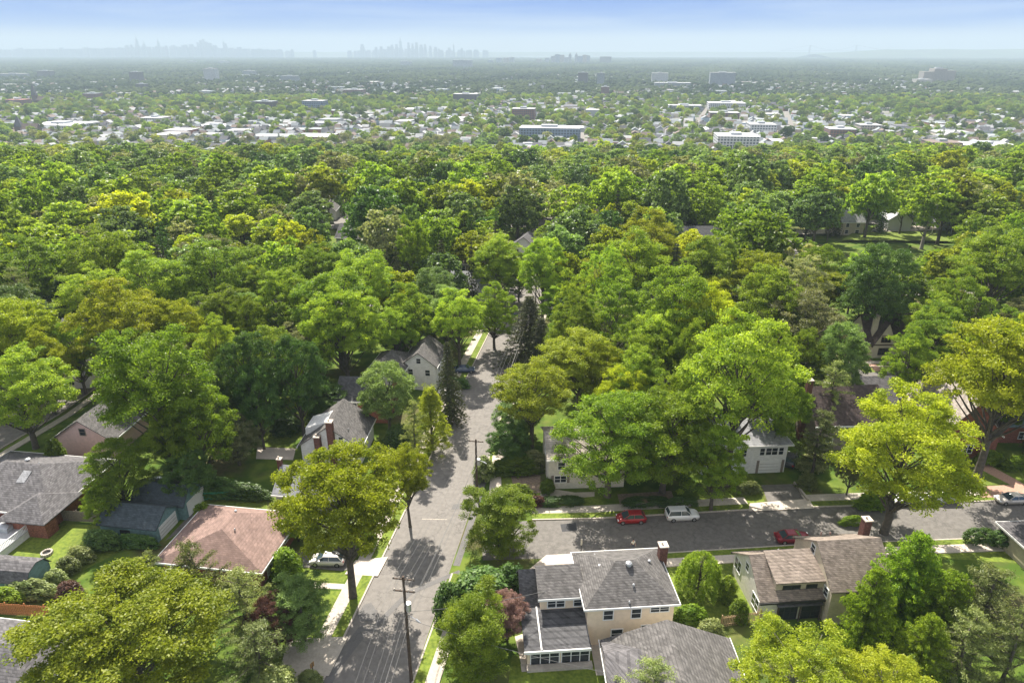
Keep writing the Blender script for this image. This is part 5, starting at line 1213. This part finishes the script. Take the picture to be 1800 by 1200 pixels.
# ------------------------------------------------------------------ the town on the plain
def gpx(px, py, dz=0.0): return at(px, py, dz, True)
FARW = {k: mat('far_'+k, c, .85, .06, .3) for k, c in dict(white=(.50,.50,.50), cream=(.58,.53,.45), brick=(.24,.12,.09), tan=(.42,.36,.29), grey=(.38,.40,.42), brown=(.13,.10,.09), blue=(.30,.38,.46)).items()}
FARR = {k: mat('farroof_'+k, c, .9, .08, .3) for k, c in dict(white=(.55,.55,.56), grey=(.24,.26,.27), dark=(.11,.11,.12), light=(.38,.38,.38), brown=(.17,.13,.11), red=(.33,.16,.13)).items()}
def grid_mat(name, wall, glass=(.06,.08,.10), fz=3.2, fx=3.6, k=.55):
    m, n, l = newmat(name); b = n['Principled BSDF']; b.inputs['Roughness'].default_value = .7
    t = n.new('ShaderNodeTexCoord'); s = n.new('ShaderNodeSeparateXYZ'); l.new(t.outputs['Object'], s.inputs[0])
    def fr(i, d, thr):
        a = n.new('ShaderNodeMath'); a.operation = 'MULTIPLY'; a.inputs[1].default_value = 1/d; l.new(i, a.inputs[0]); f = n.new('ShaderNodeMath'); f.operation = 'FRACT'; l.new(a.outputs[0], f.inputs[0])
        g = n.new('ShaderNodeMath'); g.operation = 'LESS_THAN'; g.inputs[1].default_value = thr; l.new(f.outputs[0], g.inputs[0]); return g.outputs[0]
    ad = n.new('ShaderNodeMath'); ad.operation = 'ADD'; l.new(s.outputs[0], ad.inputs[0]); l.new(s.outputs[1], ad.inputs[1])
    q = n.new('ShaderNodeMath'); q.operation = 'MULTIPLY'; l.new(fr(s.outputs[2], fz, k), q.inputs[0]); l.new(fr(ad.outputs[0], fx, .62), q.inputs[1])
    x = n.new('ShaderNodeMixRGB'); x.inputs[1].default_value = (*wall, 1); x.inputs[2].default_value = (*glass, 1); l.new(q.outputs[0], x.inputs[0]); l.new(x.outputs[0], b.inputs['Base Color']); return m
GM = {k: grid_mat('facade_'+k, c) for k, c in dict(white=(.60,.60,.60), cream=(.52,.47,.40), brick=(.22,.12,.10), tan=(.38,.33,.28), grey=(.30,.33,.36), brown=(.12,.10,.10), blue=(.22,.28,.36)).items()}
FOOT = []
def block(label, px, pyb, pyt, wpx, dep, wall, roof='light', rz=-8, cat='building', name='building', parts='flat', D=None, group=None):
    X, Y = gpx(px, pyb); z = float(zt(X, Y)); d = Y*CS - (z-CAMH)*SN; w = wpx*d/FPX
    a = math.atan((pyt-600)/FPX) + R(PITCH); h = max(4, CAMH - Y*math.tan(a) - z); t = thing(name, label, cat, (X, Y+dep/2, z), R(rz), group)
    FOOT.append((X, Y+dep/2, w/2, dep/2)); gm = GM.get(wall, GM['grey'])
    if parts == 'flat':
        MB().box(-w/2,w/2,-dep/2,dep/2,0,h).build('wall', gm, t); ro = MB().box(-w/2-.3,w/2+.3,-dep/2-.3,dep/2+.3,h,h+.6).build('roof', FARR[roof], t)
        MB().box(-w*.15,w*.12,-dep*.15,dep*.2,h+.6,h+3.2).build('roof_plant', FARW['grey'], ro)
    elif parts == 'step':
        MB().box(-w/2,-w*.2,-dep/2,dep/2,0,h*.8).build('wing', gm, t); MB().box(-w*.2,w*.2,-dep*.55,dep*.5,0,h).build('tower', gm, t); MB().box(w*.2,w/2,-dep/2,dep/2,0,h*.88).build('wing', gm, t)
        MB().box(-w*.1,w*.1,-dep*.2,dep*.2,h,h+4).build('roof_plant', FARW['grey'], t)
    elif parts == 'church':
        bm_ = FARW['brown']; MB().box(-4.6,4.6,-4.6,4.6,0,h*.45).build('tower', bm_, t)
        MB().add([(-4.9,-4.9,h*.45),(4.9,-4.9,h*.45),(4.9,4.9,h*.45),(-4.9,4.9,h*.45),(0,0,h)], [(0,1,4),(1,2,4),(2,3,4),(3,0,4),(0,3,2,1)]).build('spire', FARR['dark'], t)
        for s in (-1,1):
            for q in (-1,1): MB().add([(s*3.4-.6,q*3.4-.6,h*.4),(s*3.4+.6,q*3.4-.6,h*.4),(s*3.4+.6,q*3.4+.6,h*.4),(s*3.4-.6,q*3.4+.6,h*.4),(s*3.4,q*3.4,h*.6)], [(0,1,4),(1,2,4),(2,3,4),(3,0,4)]).build('pinnacle', bm_, t)
        mb = MB(); wall_body(mb, 3.5, 24, -7, 7, 9, 16, 'x'); mb.build('nave', bm_, t); mb = MB(); gable_slabs(mb, 3.5, 24, -7, 7, 9, 16, 'x', .4); mb.build('roof', FARR['brown'], t)
    elif parts == 'point':
        MB().box(-w/2,w/2,-w/2,w/2,0,h*.78).build('tower', gm, t); MB().add([(-w*.35,-w*.35,h*.78),(w*.35,-w*.35,h*.78),(w*.35,w*.35,h*.78),(-w*.35,w*.35,h*.78),(0,0,h)], [(0,1,4),(1,2,4),(2,3,4),(3,0,4)]).build('spire', FARR['grey'], t)
    return t
for a in [
 ('long grey blue apartment block with white roof trim in the centre of the town', 968, 250, 226, 106, 30, 'blue', 'white'),
 ('white block with wide white roof right of the big street in the town', 1300, 268, 241, 70, 40, 'white', 'white'),
 ('windowless white warehouse block in the right half of the town', 1343, 241, 220, 44, 35, 'white', 'light'),
 ('brown brick block of several floors right of the white warehouse block', 1482, 248, 228, 44, 28, 'brick', 'white'),
 ('tan block beside the brown brick block', 1532, 237, 221, 36, 26, 'tan', 'light'),
 ('long low red brick school at the right edge of the town', 1665, 270, 252, 50, 30, 'brick', 'brown'),
 ('long low building with bright white roof at the right edge of the town', 1745, 270, 257, 90, 36, 'cream', 'white'),
 ('white and grey block with roofline steps above the right half of the town', 1280, 197, 182, 62, 40, 'white', 'white'),
 ('red brown brick row in front of the stepped white block', 1275, 212, 199, 50, 26, 'brick', 'light'),
 ('grey apartment row in the upper centre right of the town', 1205, 197, 186, 56, 24, 'grey', 'white'),
 ('brick block at the centre, left of the long grey blue apartment block', 921, 212, 192, 40, 24, 'brick', 'light'),
 ('brown apartment block with flat roof left of centre', 819, 184, 166, 42, 30, 'brown', 'light'),
 ('long brick building with pink white roof left of centre', 622, 168, 158, 34, 30, 'brick', 'light'),
 ('dark glass apartment block in the left centre of the town', 552, 196, 178, 38, 28, 'blue', 'light'),
 ('brown apartment block next to the dark glass one', 464, 193, 179, 36, 26, 'brown', 'grey'),
 ('long bright white roofed warehouse at the left of the town', 90, 233, 221, 92, 60, 'white', 'white'),
 ('low shopping block with tan roof left of centre', 268, 222, 208, 36, 30, 'cream', 'white'),
 ('long pale roofed depot in front of the left wood', 372, 228, 223, 62, 40, 'white', 'white'),
 ('white roofed shed in the left centre', 782, 216, 209, 66, 36, 'cream', 'white'),
 ('white roofed store left of the big street', 735, 200, 193, 50, 34, 'cream', 'white'),
 ('dull red brick block at the left of the town', 160, 180, 165, 24, 26, 'brick', 'grey'),
 ('red brick church hall beside the left spire', 28, 190, 176, 32, 26, 'brick', 'red')]:
    block(*a)
block('dark church with tall pointed spire at the left, the farther of the two churches', 62, 184, 147, 10, 10, 'brown', parts='church', cat='church', name='church', rz=8)
block('dark church with pointed spire near the left edge, the nearer of the two churches', 34, 240, 203, 10, 10, 'brown', parts='church', cat='church', name='church', rz=8)
for a in [('white balconied tower block left of centre', 371, 144, 121, 21, 30, 'white', 'light'), ('brown tower block left of the white balconied tower', 239, 146, 127, 19, 26, 'brown', 'grey'),
 ('low brown block below the brown tower block', 248, 158, 148, 16, 20, 'brown', 'grey'), ('dark slab block at the far left', 79, 138, 125, 25, 30, 'brown', 'grey'), ('long dark low slab at the left edge', 22, 139, 130, 52, 26, 'grey', 'light'),
 ('wide grey slab tower right of centre', 1270, 153, 128, 43, 28, 'grey', 'light'), ('pale tower block at the left end of a long low block', 1160, 148, 129, 28, 26, 'white', 'light'),
 ('long low white roofed block under the pale tower', 1183, 155, 146, 62, 26, 'grey', 'white'), ('dark brown tower block near the centre', 1025, 149, 128, 17, 24, 'brown', 'grey'), ('grey tower block right of the dark brown one', 1056, 152, 129, 13, 20, 'grey', 'grey'),
 ('narrow red brick tower near the centre', 1064, 170, 153, 14, 18, 'brick', 'grey'), ('dark brown slab in the far town left of centre', 509, 146, 134, 30, 24, 'grey', 'grey'), ('pale grey slab in the far town left of centre', 438, 135, 125, 22, 24, 'grey', 'light'),
 ('distant wide block on the plain left of centre', 813, 121, 106, 32, 60, 'grey', 'light'), ('distant block with mast on the plain left of centre', 713, 117, 108, 18, 50, 'grey', 'light'), ('distant brick block on the plain right of centre', 1065, 113, 100, 20, 60, 'brown', 'grey'),
 ('distant low slab on the plain at the left', 335, 112, 108, 14, 50, 'grey', 'grey'), ('distant low slab on the plain left of the white tower', 392, 113, 108, 17, 50, 'grey', 'light')]:
    block(*a)
block('large pale brick tower group of three stepped slabs at the right', 1650, 147, 121, 52, 45, 'tan', parts='step')
block('low pale slab at the foot of the stepped tower group', 1625, 149, 140, 26, 40, 'cream')
for i, (px, t_, w) in enumerate([(973,99,8),(980,96,9),(988,97,8),(996,101,7),(1020,99,9),(1028,97,8),(1034,98,7),(877,102,8),(890,102,9),(900,101,7),(862,106,8),(948,104,9),(962,102,6)]):
    block(['pale office tower of the distant downtown','grey office slab of the distant downtown','low office block of the distant downtown'][i % 3] + ', ' + ORD[i] .replace('nearest','') .strip() + (' one from its left end' if i else 'first one of the cluster'), px, 113, t_, w, 60, ['grey','blue','tan'][i % 3], group='distant downtown cluster')
block('slender pointed skyscraper of the distant downtown, left of two', 1002, 113, 92, 5, 40, 'grey', parts='point', group='distant downtown cluster')
block('slender pointed skyscraper of the distant downtown, right of two', 1013, 113, 92, 5, 40, 'grey', parts='point', group='distant downtown cluster')

# scattered houses and shops: the largest ones individual, the rest one mass
tpl = {}
def house_tpl(k):
    if k in tpl: return tpl[k]
    typ, wl, rf = k; mb = MB(); mr = MB()
    if typ == 'gable': wall_body(mb, -5,5,-4,4,5.4,8.6,'y'); gable_slabs(mr, -5,5,-4,4,5.4,8.6,'y',.4)
    elif typ == 'gablex': wall_body(mb, -5,5,-4,4,5.4,8.4,'x'); gable_slabs(mr, -5,5,-4,4,5.4,8.4,'x',.4)
    elif typ == 'hip': mb.box(-5,5,-4.5,4.5,0,5.6); v, f = prism_roof(-5,5,-4.5,4.5,5.7,8.4,'x',.4,.14,4.6); mr.add(v, f)
    else: mb.box(-5,5,-5,5,0,6); mr.box(-5.1,5.1,-5.1,5.1,6,6.35)
    a = mb.build('wall', FARW[wl]); b = mr.build('roof', FARR[rf]); w = MB()
    for z in (1.0, 3.7):
        for u in (-3.2, 0, 3.2): w.box(u-.55,u+.55,(-4.06 if typ in ('gable','gablex') else -4.56 if typ == 'hip' else -5.06),-3.9,z,z+1.3)
    tpl[k] = (a.data, b.data)
    bpy.data.objects.remove(a); bpy.data.objects.remove(b); return tpl[k]
rng = np.random.default_rng(31); bs = []; gcell = {}
TR = [((1026,263),(1020,238),9),((905,232),(948,206),9),((1218,226),(1246,190),8),((1392,232),(1381,198),10),((1570,216),(1552,196),8),((640,190),(652,204),8),((1240,262),(1150,236),7)]
TRW = [(*gpx(*a), *gpx(*b), w) for a, b, w in TR]
for x0, y0, x1, y1, w in TRW:
    n = math.hypot(x1-x0, y1-y0); dx, dy = (y1-y0)/n*w/2, -(x1-x0)/n*w/2
    o = MB().add([(x0-dx,y0-dy,-44.0),(x0+dx,y0+dy,-44.0),(x1+dx,y1+dy,-44.0),(x1-dx,y1-dy,-44.0)], [(0,1,2,3)]).build('road', ASPH); tag(o, kind='structure'); o.location.z = float(zt(x0, y0)) + 45 + 1.2 - 1
def clear(X, Y, r_):
    for x0, y0, x1, y1, w in TRW:
        L2 = (x1-x0)**2 + (y1-y0)**2; t = max(0, min(1, ((X-x0)*(x1-x0)+(Y-y0)*(y1-y0))/L2))
        if math.hypot(X-x0-t*(x1-x0), Y-y0-t*(y1-y0)) < w/2 + r_: return False
    return not any(abs(X-a) < w+r_ and -d-r_*2.5 < Y-b < d+r_ for a, b, w, d in FOOT)
def dens(X, Y):    # how built-up: bright commercial belt in the middle distance, greener at both sides and beyond
    f = .5 + .5*math.sin(X/210 + .7)*math.cos(Y/260+.4) + .25*math.sin(X/90-Y/130)
    belt = .85*math.exp(-((Y-1000)/330)**2)*(.65+.35*math.sin(X/140+1)*math.cos(Y/120)); return f*.55 + belt*.75 - max(0, (Y-2200))/5000 - (.35 if (-700 < X < -60 and 620 < Y < 860) else 0)
for it in range(26000):
    Y = 600 + 4700*rng.uniform()**1.7; X = rng.uniform(-1, 1)*(.80*Y + 20); dn = dens(X, Y)
    if rng.uniform() > (dn*1.0 if Y < 1500 else max(0, dn-.02)*.85): continue
    big = rng.uniform() < (.20 if dn > .75 else .07); rz = R(-8 + (90 if rng.uniform() < .4 else 0) + rng.normal(0, 2))
    sx = rng.uniform(2.0, 5.5) if big else rng.uniform(.8, 1.35); sy = rng.uniform(1.5, 3.5) if big else rng.uniform(.9, 1.4); sz = rng.uniform(.7, 1.9) if big else rng.uniform(.85, 1.25)
    r_ = 5*max(sx, sy)
    if not clear(X, Y, r_*.8): continue
    ci, cj = int(X//40), int(Y//40)
    if any((x-X)**2+(y-Y)**2 < (.8*(q+r_))**2 for i in (ci-1,ci,ci+1) for j in (cj-1,cj,cj+1) for x,y,q in gcell.get((i,j),())): continue
    gcell.setdefault((ci,cj), []).append((X,Y,r_))
    typ = 'flat' if big or rng.uniform() < .12 else ('gable','gablex','hip')[rng.integers(3)]
    wl = ['white','grey','cream','tan','grey','brick','white','blue','grey'][rng.integers(9)]; rf = (['white','light','grey','grey','dark'] if typ == 'flat' else ['grey','dark','brown','light','grey','dark'])[rng.integers(5 if typ == 'flat' else 6)]
    bs.append((X, Y, rz, sx, sy, sz, (typ, wl, rf), r_))
bs.sort(key=lambda b: -b[3]*b[5]/b[1])
indb, restb = bs[:170], bs[170:]
TOWNL = [(968,238,'the grey blue block'),(1300,255,'the white roofed block'),(1343,230,'the windowless warehouse'),(1482,238,'the brown brick block'),(1665,262,'the red brick school'),(1280,190,'the stepped white block'),
 (921,202,'the central brick block'),(819,175,'the brown apartment block'),(622,163,'the long brick building'),(552,187,'the dark glass block'),(90,228,'the long left warehouse'),(268,215,'the tan shopping block'),(62,170,'the farther spire'),
 (34,225,'the nearer spire'),(371,132,'the balconied tower'),(239,137,'the brown tower'),(1270,140,'the wide slab tower'),(1650,135,'the stepped towers'),(1160,140,'the pale tower'),(782,212,'the white roofed shed'),(1210,240,'the crossing road'),(1560,205,'the far right road')]
items = []
for X, Y, rz, sx, sy, sz, k, r_ in indb:
    p = proj(X, Y, float(zt(X, Y)) + 6); items.append((p[0], p[1], ('%s walled %s with %s roof' % (k[1], ('flat topped block' if r_ > 9 else 'low flat house') if k[0] == 'flat' else 'house', k[2])).replace('blue', 'bluish')))
for b, lb in zip(indb, relabel(items, TOWNL, 'house')):
    X, Y, rz, sx, sy, sz, k, r_ = b; wm, rm = house_tpl(k); nm = 'building' if k[0] == 'flat' else 'house'
    t = bpy.data.objects.new(nm, None); put(t); t.location = (X, Y, float(zt(X, Y)) - .5); t.rotation_euler = (0, 0, rz); t.scale = (sx, sy, sz); tag(t, lb, nm, 'scattered houses and shops of the town')
    put(bpy.data.objects.new('wall', wm), t); put(bpy.data.objects.new('roof', rm), t)
items = []; ks = []
for i, (X, Y, rz) in enumerate(FH):
    k = (('gable','gablex','hip')[i % 3], ['white','grey','cream','tan','white','brown','brick'][i % 7], ['grey','dark','light','brown','grey'][i % 5]); ks.append(k); p = proj(X, Y, float(zt(X, Y))+6); items.append((p[0], p[1], '%s walled house with %s roof' % (k[1], k[2])))
for (X, Y, rz), k, lb in zip(FH, ks, relabel(items, LMK, '')):
    wm, rm = house_tpl(k); t = bpy.data.objects.new('house', None); put(t); t.location = (X, Y, float(zt(X, Y))-.3); t.rotation_euler = (0, 0, rz); tag(t, lb, 'house', 'houses between the crowns of the wooded slope')
    put(bpy.data.objects.new('wall', wm), t); put(bpy.data.objects.new('roof', rm), t)
print('forest houses', len(FH))
# rest in one mesh
mats = list(FARW.values()) + list(FARR.values()); wi = {k: i for i, k in enumerate(FARW)}; ri = {k: i + len(FARW) for i, k in enumerate(FARR)}
mb = MB()
for X, Y, rz, sx, sy, sz, k, r_ in restb:
    c, s = math.cos(rz), math.sin(rz); z0 = float(zt(X, Y)); w, d, h = 5*sx, 4.5*sy, 6*sz; P = lambda x, y, z: (X + x*c - y*s, Y + x*s + y*c, z0 + z)
    mb.add([P(-w,-d,0),P(w,-d,0),P(w,d,0),P(-w,d,0),P(-w,-d,h),P(w,-d,h),P(w,d,h),P(-w,d,h)], [(0,1,5,4),(1,2,6,5),(2,3,7,6),(3,0,4,7)], wi[k[1]])
    if k[0] == 'flat': mb.add([P(-w,-d,h),P(w,-d,h),P(w,d,h),P(-w,d,h)], [(0,1,2,3)], ri[k[2]])
    else: mb.add([P(-w,-d,h),P(w,-d,h),P(w,d,h),P(-w,d,h),P(-w,0,h*1.5),P(w,0,h*1.5)], [(0,1,5,4),(2,3,4,5),(1,2,5),(3,0,4)], ri[k[2]])
o = mb.build('town_houses', mats); tag(o, 'mass of small distant houses and shops spread over the plain', 'houses', kind='stuff')
# trees of the town
pts = []; tc_ = {}
for it in range(30000):
    Y = 600 + 1150*rng.uniform()**.9; X = rng.uniform(-1, 1)*(.80*Y + 30); w = rng.uniform(7, 15); h = w*rng.uniform(.85, 1.15) + 1.5
    dn = dens(X, Y)
    if rng.uniform() < min(.8, dn*.85)*min(1, (Y-560)/260): continue
    ci, cj = int(X//16), int(Y//16)
    if any((x-X)**2+(y-Y)**2 < (.40*(q+w))**2 for i in (ci-1,ci,ci+1) for j in (cj-1,cj,cj+1) for x,y,q in tc_.get((i,j),())): continue
    gi_, gj_ = int(X//40), int(Y//40)
    if any((x-X)**2+(y-Y)**2 < (q*.75+w*.35)**2 for i in (gi_-1,gi_,gi_+1) for j in (gj_-1,gj_,gj_+1) for x,y,q in gcell.get((i,j),())): continue
    if not clear(X, Y, w*.4): continue
    tc_.setdefault((ci,cj), []).append((X,Y,w)); kd = ['oak','bright','cool','darkO','cool','pale','lime','dark','tall','oak','spruceD','oak'][rng.integers(12)]
    if -700 < X < -40 and 620 < Y < 900 and rng.uniform() < .45: kd = 'pale'
    pts.append((X, Y, h, w, kd))
forest('town_trees', pts, 'green street and garden trees between the houses of the town')
# far crowns: small rough domes merged into one mass
def ico():
    b = bmesh.new(); bmesh.ops.create_icosphere(b, subdivisions=1, radius=1); v = np.array([tuple(q.co) for q in b.verts]); f = np.array([[q.index for q in p.verts] for p in b.faces]); b.free(); return v, f
iv, if_ = ico(); n = 62000; u = rng.uniform(size=n); Y = 1700 + 9800*u**1.5; X = rng.uniform(-1, 1, n)*(.80*Y+30); sz = (10.5 + (Y-1700)/7300*25)*rng.uniform(.55, 1.3, n)
keepm = np.array([rng.uniform() > max(0, min(.6, (dens(x, y)-.05)*.9)) and clear(x, y, 6) for x, y in zip(X, Y)]); X, Y, sz = X[keepm], Y[keepm], sz[keepm]; n = len(X)
V = iv[None]*(1 + rng.normal(0, .16, (n, len(iv), 1))); V = V*np.stack([sz*.62, sz*.62, np.minimum(sz*.55, 9)], -1)[:, None, :]
V = V + np.stack([X, Y, zt(X, Y) + np.minimum(sz*.35, 7)], -1)[:, None, :]; F = if_[None] + (np.arange(n)*len(iv))[:, None, None]
av = np.clip(rng.normal(.42, .14, (n, 1)) + (.28*np.sin(X/160+1)*np.cos(Y/330) + .2*np.sin(X/75-Y/210))[:, None] + rng.normal(0, .08, (n, len(if_))), 0, 1)
o = bpy.data.objects.new('far_woods', npmesh('far_woods', V.reshape(-1, 3), F.reshape(-1, 3), leafmat('leaf_far', (.040,.068,.030), (.125,.160,.060), .1), av.ravel())); put(o); tag(o, 'far tree canopy covering the plain between the distant houses', 'wood', kind='stuff')

# ------------------------------------------------------------------ water, hills, bridge and the skyline
WATER = mat('water', (.16,.20,.23), .25, .1, .002, spec=.6)
PALE = mat('pale_flats', (.55,.54,.52), .9, .2, .002)
def band(name, x0, x1, y0, y1, m, dz=.5):
    a, b, c, d = gpx(x0, y0), gpx(x1, y0), gpx(x1, y1), gpx(x0, y1)
    o = MB().add([(*p, -45+dz) for p in (a, b, c, d)], [(0,1,2,3)]).build(name, m); tag(o, kind='structure')
band('water', 900, 1760, 101.2, 99.2, WATER); band('water', 300, 720, 102.4, 100.6, WATER); band('ground_flats', 1090, 1500, 104.4, 103.2, PALE, .8); band('ground_flats', 560, 760, 104, 103, PALE, .8); band('water', -100, 700, 98.3, 97.4, WATER, .7)
def far_z(py, D): return CAMH - D*math.tan(math.atan((py-600)/FPX) + R(PITCH))
def far_x(px, D, z=0): return (px-900)/FPX*(D*CS - (z-CAMH)*SN)
def hill(pts, D, depth, m, name='hills'):
    top = [(far_x(x, D), D, far_z(y, D)) for x, y in pts]; n = len(top); v = []
    for x, y, z in top: v += [(x, y-depth, -46), (x, y-depth*.4, z*.6-18), (x, y, z), (x, y+depth, -46)]
    f = [(4*i+k, 4*i+4+k, 4*i+5+k, 4*i+1+k) for i in range(n-1) for k in range(3)]
    o = MB().add(v, f).build(name, m, smooth=True); tag(o, kind='structure')
HM = mat('hill_wood', (.05,.075,.03), .95, .3, .004)
hill([(1430,95),(1470,92.5),(1515,89.8),(1555,87),(1600,87.5),(1660,86.5),(1720,87.5),(1780,86.5),(1860,87),(1900,88)], 11500, 900, HM)
hill([(-60,92),(0,91),(60,91.5),(200,91),(420,91.5),(600,92),(700,91.5),(860,92),(1000,91.8),(1200,91.6),(1420,92),(1600,92),(1950,92)], 15500, 900, HM)
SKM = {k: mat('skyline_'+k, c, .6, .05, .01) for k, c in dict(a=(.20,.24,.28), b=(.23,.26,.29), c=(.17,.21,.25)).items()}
def sky_tower(px, py, w, label, spire=False, D=12500):
    zt_ = far_z(py, D); x = far_x(px, D); w_ = w*D/FPX; t = thing('skyscraper', label, 'skyscraper', (x, D, -45), 0, 'towers of the far hazy skyline'); h = zt_ + 45; m = SKM['abc'[int(px*7) % 3]]
    if spire:
        MB().box(-w_/2,w_/2,-w_/2,w_/2,0,h*.82).build('shaft', m, t); MB().tube([(0,0,h*.82),(0,0,h)], [w_*.3, w_*.08], 6).build('spire', m, t)
    else:
        MB().box(-w_/2,w_/2,-w_/2,w_/2,0,h*.8).build('shaft', m, t); MB().box(-w_*.38,w_*.38,-w_*.38,w_*.38,h*.8,h).build('crown', m, t)
    return t
rnd = random.Random(9); NAMED = [(245,62,3,'tallest pencil thin skyscraper of the left skyline'),(243,72,3,'short tower touching the tallest pencil thin skyscraper'),(257,72,2.6,'thin tower right of the tallest pencil thin one'),(254,77,3,'low tower between the two pencil towers'),(282,67,3,'thin dark tower third of the pencil group'),
 (234,79,4,'block left of the pencil towers'),(226,80,5,'wide block left of the pencil towers'),(356,71,4,'tall block of the central left cluster'),(361,69,4,'twin tipped tallest block of the central left cluster'),(366,74,5,'stepped block of the central left cluster'),(351,75,4,'narrow block at the left of the central left cluster'),
 (372,76,6,'wide block of the central left cluster'),(380,80,6,'shoulder block of the central left cluster'),(339,78,7,'broad block left of the central left cluster'),(329,79,6,'broad low block left of the central left cluster'),(396,69,2.5,'lone spire right of the central left cluster'),(399,77,4,'block below the lone spire'),
 (157,81,3,'lone tower at the left of the skyline'),(307,80,6,'square block between the pencil group and the cluster'),
 (705,66,4,'tallest spired skyscraper of the right skyline'),(638,78,6,'lone dark tower left of the right skyline'),(719,75,4,'tower right of the tallest spired one'),(726,77,4,'second tower right of the tallest spired one'),(733,75,5,'wide tower in the right skyline'),(741,79,6,'block in the right skyline'),(748,78,4,'narrow tower in the right skyline'),
 (690,79,5,'block left of the tallest spired one'),(698,78,5,'block touching the tallest spired one on its left'),(684,82,6,'low block at the left of the right skyline'),(662,83,5,'small block between lone tower and right skyline'),(671,82,5,'second small block between lone tower and right skyline'),(757,81,5,'block right of the narrow tower'),(766,83,6,'low block in the right skyline'),
 (798,75,2.2,'thin mast like tower at the right end of the skyline'),(790,84,5,'low block by the mast like tower'),(812,85,4,'small block right of the mast like tower')]
for px, py, w, lb in NAMED: sky_tower(px, py, w, lb, w < 3.2 or px == 705)
LOW = []; k = 0
for px in range(2, 500, 6):
    hump = 88.5 - 5.5*math.exp(-((px-300)/120)**2) - 1.2*math.exp(-((px-80)/60)**2); py = hump - abs(rnd.gauss(0, 1.4)); k += 1
    LOW.append((px, sky_tower(px + rnd.uniform(-1.5, 1.5), py, rnd.uniform(4, 8), 'low', D=12750)))
for px in range(505, 860, 7):
    if px < 615 and rnd.random() < .75: continue
    px += rnd.uniform(-3, 3); py = 89.9 - 3.5*math.exp(-((px-720)/50)**2) - abs(rnd.gauss(0, 1.2)); LOW.append((px, sky_tower(px, py, rnd.uniform(4, 8), 'low', D=12750)))
SKL = [(0,88,'the left photo edge'),(80,88,'the far left slab tower'),(157,88,'the lone left tower'),(245,88,'the tallest pencil tower'),(307,88,'the square skyline block'),(361,88,'the twin tipped block'),(397,88,'the lone spire'),(470,88,'the gap in the skyline'),
 (560,88,'the middle of the skyline'),(638,88,'the lone dark tower'),(705,88,'the tallest right skyscraper'),(757,88,'the narrow right tower'),(798,88,'the mast like tower')]
for (q, t), lb in zip(LOW, relabel([(a, 88, 'low hazy skyline block') for a, b in LOW], SKL, '')): t['label'] = lb
# suspension bridge on the horizon
D = 13500; t = thing('suspension_bridge', 'faint suspension bridge with two tall towers on the horizon at the right', 'bridge', (far_x(1462, D), D, -45)); xa, xb = far_x(1422, D)-far_x(1462, D), far_x(1503, D)-far_x(1462, D)
for x in (xa, xb):
    h = far_z(79.5, D)+45; mb = MB().box(x-9,x+9,-16,-10,0,h).box(x-9,x+9,10,16,0,h).box(x-8,x+8,-10,10,h-16,h-4); mb.build('tower', SKM['a'], t)
h = far_z(79.5, D)+45; hd = far_z(89, D)+45; mb = MB().box(xa-520,xb+520,-12,12,hd-6,hd); mb.build('deck', SKM['b'], t)
for s in (-13, 13): MB().tube([(xa-520,s,hd)] + [(xa+(xb-xa)*q/12, s, hd+8+(h-hd-8)*(2*q/12-1)**2) for q in range(13)] + [(xb+520,s,hd)], 2.4, 5).build('cable', SKM['b'], t)

# ------------------------------------------------------------------ haze
hz, n, l = newmat('haze'); n.remove(n['Principled BSDF']); pv = n.new('ShaderNodeVolumePrincipled'); pv.inputs['Color'].default_value = (.485,.59,.69,1); pv.inputs['Density'].default_value = HAZE_DENS; pv.inputs['Anisotropy'].default_value = 0.0
l.new(pv.outputs[0], n['Material Output'].inputs['Volume'])
o = MB().box(-22000, 22000, -400, 20500, -52, 385).build('haze', hz); tag(o, 'thin pale summer haze over the whole valley', 'haze', kind='stuff')
